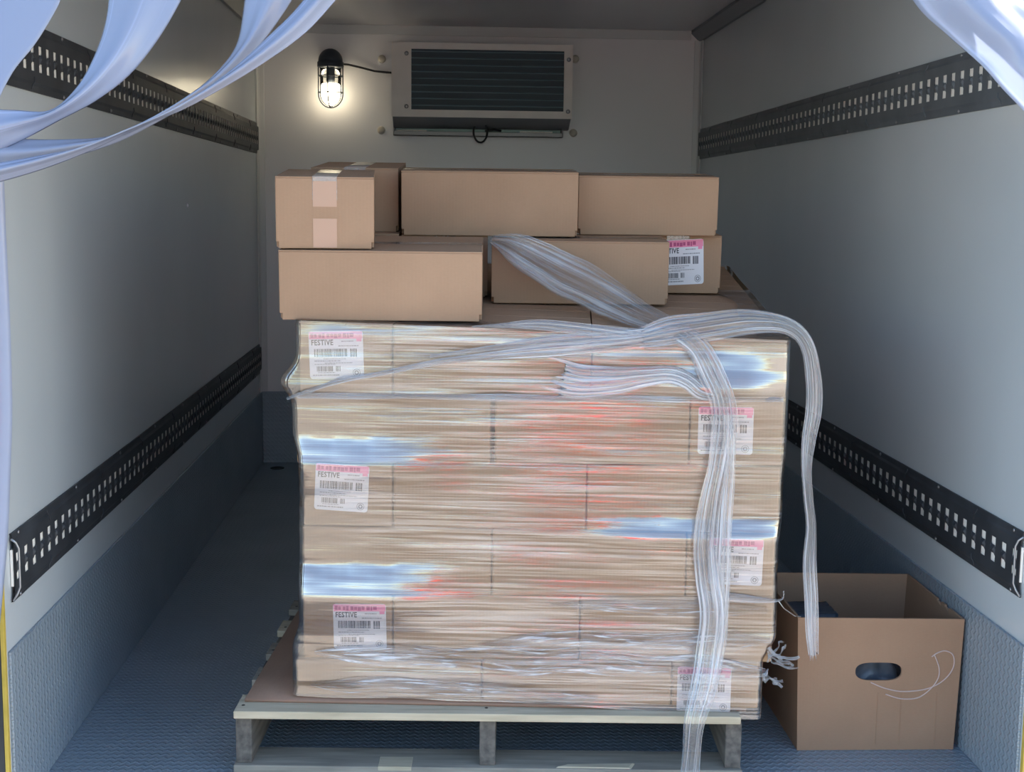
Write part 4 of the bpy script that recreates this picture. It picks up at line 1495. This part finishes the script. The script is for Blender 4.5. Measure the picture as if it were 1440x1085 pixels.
def curtain(key, rows, label):
    n = len(rows) - 1
    if key != 'e':
        # carry on up to the rail over the door
        r0, r1 = rows[0], rows[1]
        top = 1.86
        new = (r0[0], 2.375, top, r0[3], 2.375, top)
        rows = [new] + rows
        if key in 'bcd':          # past the jamb the gathered ends hang down outside
            j = 'bcd'.index(key) * 0.02
            rows = rows + [(-0.90, 2.10 - j, 1.16, -0.85, 2.08 - j, 1.09), (-0.96, 2.14 - j, 1.00, -0.83, 2.12 - j, 0.98), (-0.97, 2.16 - j, 0.70, -0.83, 2.14 - j, 0.69), (-0.97, 2.17 - j, 0.35, -0.83, 2.15 - j, 0.35)]
        if key == 'a':
            rows = rows + [(-0.93, 2.08, 1.05, -0.78, 2.08, 1.03), (-0.95, 2.09, 0.70, -0.80, 2.09, 0.69), (-0.95, 2.10, 0.35, -0.80, 2.10, 0.35)]
    else:
        r0 = rows[0]
        rows = [(r0[0] - 0.02, 2.33, 1.86, r0[3] - 0.05, 2.33, 1.86), (r0[0] - 0.01, 2.29, 1.55, r0[3] - 0.03, 2.29, 1.55)] + rows
    n = len(rows) - 1
    sub = 6
    pts = []
    for i in range(n):
        p = [rows[max(i - 1, 0)], rows[i], rows[i + 1], rows[min(i + 2, n)]]
        for s in range(sub):
            q = s / sub
            pts.append([0.5 * (2 * p[1][j] + (p[2][j] - p[0][j]) * q + (2 * p[0][j] - 5 * p[1][j] + 4 * p[2][j] - p[3][j]) * q * q + (3 * p[1][j] - p[0][j] - 3 * p[2][j] + p[3][j]) * q ** 3) for j in range(6)])
    pts.append(list(rows[n]))
    nv = len(pts) - 1
    nu = 24
    cx = sum(p[0] + p[3] for p in pts) / 2 / len(pts)
    o0 = Vector((cx, 2.2, 1.3))
    L = [0]
    for a, b in zip(pts[:-1], pts[1:]):
        L.append(L[-1] + (Vector(b[:3]) - Vector(a[:3])).length)

    def fn(a, b):
        r = pts[round(b * nv)]
        A, B = Vector(r[:3]), Vector(r[3:])
        w = (B - A).length
        p = A.lerp(B, a)
        # the 200 mm strip narrows by bowing towards the viewer and folding
        slack = max(0.0, 0.20 - w)
        bow = (0.06 + 0.22 * slack / 0.2) * 0.12 * math.sin(a * PI)
        bow += 0.004 * slack / 0.2 * math.sin(a * PI * 4 + b * 3)
        if key == 'r':
            # a ridge near the hanging edge, then the strip falls away to the right
            bow = 0.055 * sstep(0.0, 0.20, a) - 0.62 * max(0, a - 0.20) * w + 0.020 * noise.noise((a * 3.2, b * 4.5, 2.0)) + 0.009 * noise.noise((a * 7, b * 9, 6.0))
        if key == 'e':
            bow += 0.010 * math.sin(a * 9)
        return p + Vector((0, -bow, 0)) - o0
    mb = MB()
    mb.grid(fn, nu, nv, lambda a, b: (a * 0.2 + ord(key), L[round(b * nv)]))
    o = mb.build('curtain_strip', M['vinyl'], solid=0.002, fix=False)
    o.location = o0
    tag(o, label, 'curtain strip', 'plastic curtain strips at the doorway')


for s in STRIPS:
    curtain(*s)
cr = MB().box((XL + 0.01, 2.360, 1.848), (XR - 0.01, 2.398, 1.876)).build('curtain_rail', M['alu'], bevel=0.002)
tag(cr, 'metal rail over the doorway holding the curtain strips', 'rail')


# ------------------------------------------------------------------ the photographer outside, mirrored in red on the wrap
def person():
    t = thing('person', (0.02, -0.42, -0.75), 'person in a red jacket standing outside, mirrored as red streaks on the wrap', 'person')
    J = {}
    bm = bmesh.new()
    sk = bm.verts.layers.skin.verify()

    def v(p, r, root=False):
        x = bm.verts.new(p)
        x[sk].radius = (r, r * 0.8)
        x[sk].use_root = root
        return x
    pel = v((0, 0, 0.93), 0.165, True)
    wai = v((0, 0, 1.08), 0.150)
    che = v((0, 0.01, 1.30), 0.185)
    nec = v((0, 0, 1.47), 0.062)
    hd = v((0, 0.015, 1.56), 0.085)
    ht = v((0, 0.01, 1.66), 0.085)
    for a, b in ((pel, wai), (wai, che), (che, nec), (nec, hd), (hd, ht)):
        bm.edges.new((a, b))
    for s in (-1, 1):
        hip = v((s * 0.095, 0, 0.84), 0.095)
        kn = v((s * 0.11, 0.01, 0.48), 0.060)
        an = v((s * 0.12, -0.02, 0.09), 0.042)
        to = v((s * 0.135, 0.13, 0.035), 0.038)
        sh_ = v((s * 0.19, 0, 1.40), 0.070)
        el = v((s * 0.24, 0.12, 1.20), 0.048)
        wr = v((s * 0.085, 0.335, 1.38), 0.030)
        ha = v((s * 0.062, 0.375, 1.44), 0.036)
        for a, b in ((pel, hip), (hip, kn), (kn, an), (an, to), (che, sh_), (sh_, el), (el, wr), (wr, ha)):
            bm.edges.new((a, b))
        for f in range(4):
            a = v((s * 0.050, 0.385 + 0.004 * f, 1.455 + 0.016 * f), 0.010)
            b = v((s * 0.030, 0.378 + 0.004 * f, 1.462 + 0.017 * f), 0.008)
            bm.edges.new((ha, a))
            bm.edges.new((a, b))
        th_ = v((s * 0.045, 0.355, 1.425), 0.010)
        bm.edges.new((ha, th_))
    me = bpy.data.meshes.new('body')
    bm.to_mesh(me)
    bm.free()
    o = bpy.data.objects.new('body', me)
    COL.objects.link(o)
    o.modifiers.new('skin', 'SKIN')
    sd = o.modifiers.new('sub', 'SUBSURF')
    sd.levels = sd.render_levels = 2
    dg = bpy.context.evaluated_depsgraph_get()
    dg.update()
    me2 = bpy.data.meshes.new_from_object(o.evaluated_get(dg))
    bpy.data.objects.remove(o)
    me2.materials.clear()
    for k in ('skin', 'red_cloth', 'jeans'):
        me2.materials.append(M[k])
    for p in me2.polygons:
        c = p.center
        p.use_smooth = True
        if c.z > 1.475 and c.y < 0.2 or c.y > 0.325:
            p.material_index = 0
        elif c.z > 0.86:
            p.material_index = 1
        else:
            p.material_index = 2
    b = bpy.data.objects.new('body', me2)
    COL.objects.link(b)
    b.parent = t
    mb = MB()
    mb.grid(lambda a, q: (0.088 * math.cos(a * 2 * PI) * math.cos(q * PI / 2), -0.018 + 0.098 * math.sin(a * 2 * PI) * math.cos(q * PI / 2) - 0.01, 1.635 + 0.085 * math.sin(q * PI / 2)), 24, 10)
    mb.build('hair', M['hair'], t, fix=False)
    mb = MB()
    for s in (-1, 1):
        mb.lathe([(0.001, -0.010), (0.010, 0), (0.001, 0.010)], 10, (s * 0.032, 0.085, 1.60))
    mb.build('eye', M['phone'], t)
    MB().hexa([(-0.014, 0.085, 1.555), (0.014, 0.085, 1.555), (0.006, 0.09, 1.555), (-0.006, 0.11, 1.555), (-0.005, 0.085, 1.60), (0.005, 0.085, 1.60), (0.003, 0.094, 1.60), (-0.003, 0.094, 1.60)]).build('nose', M['skin'], t, bevel=0.003)
    p = MB().box((-0.038, -0.004, -0.075), (0.038, 0.004, 0.075)).build('mobile_phone', M['phone'], bevel=0.003)
    p.location = (0.02, -0.035, 0.74)
    tag(p, 'black mobile phone held up by the person outside', 'phone')


person()
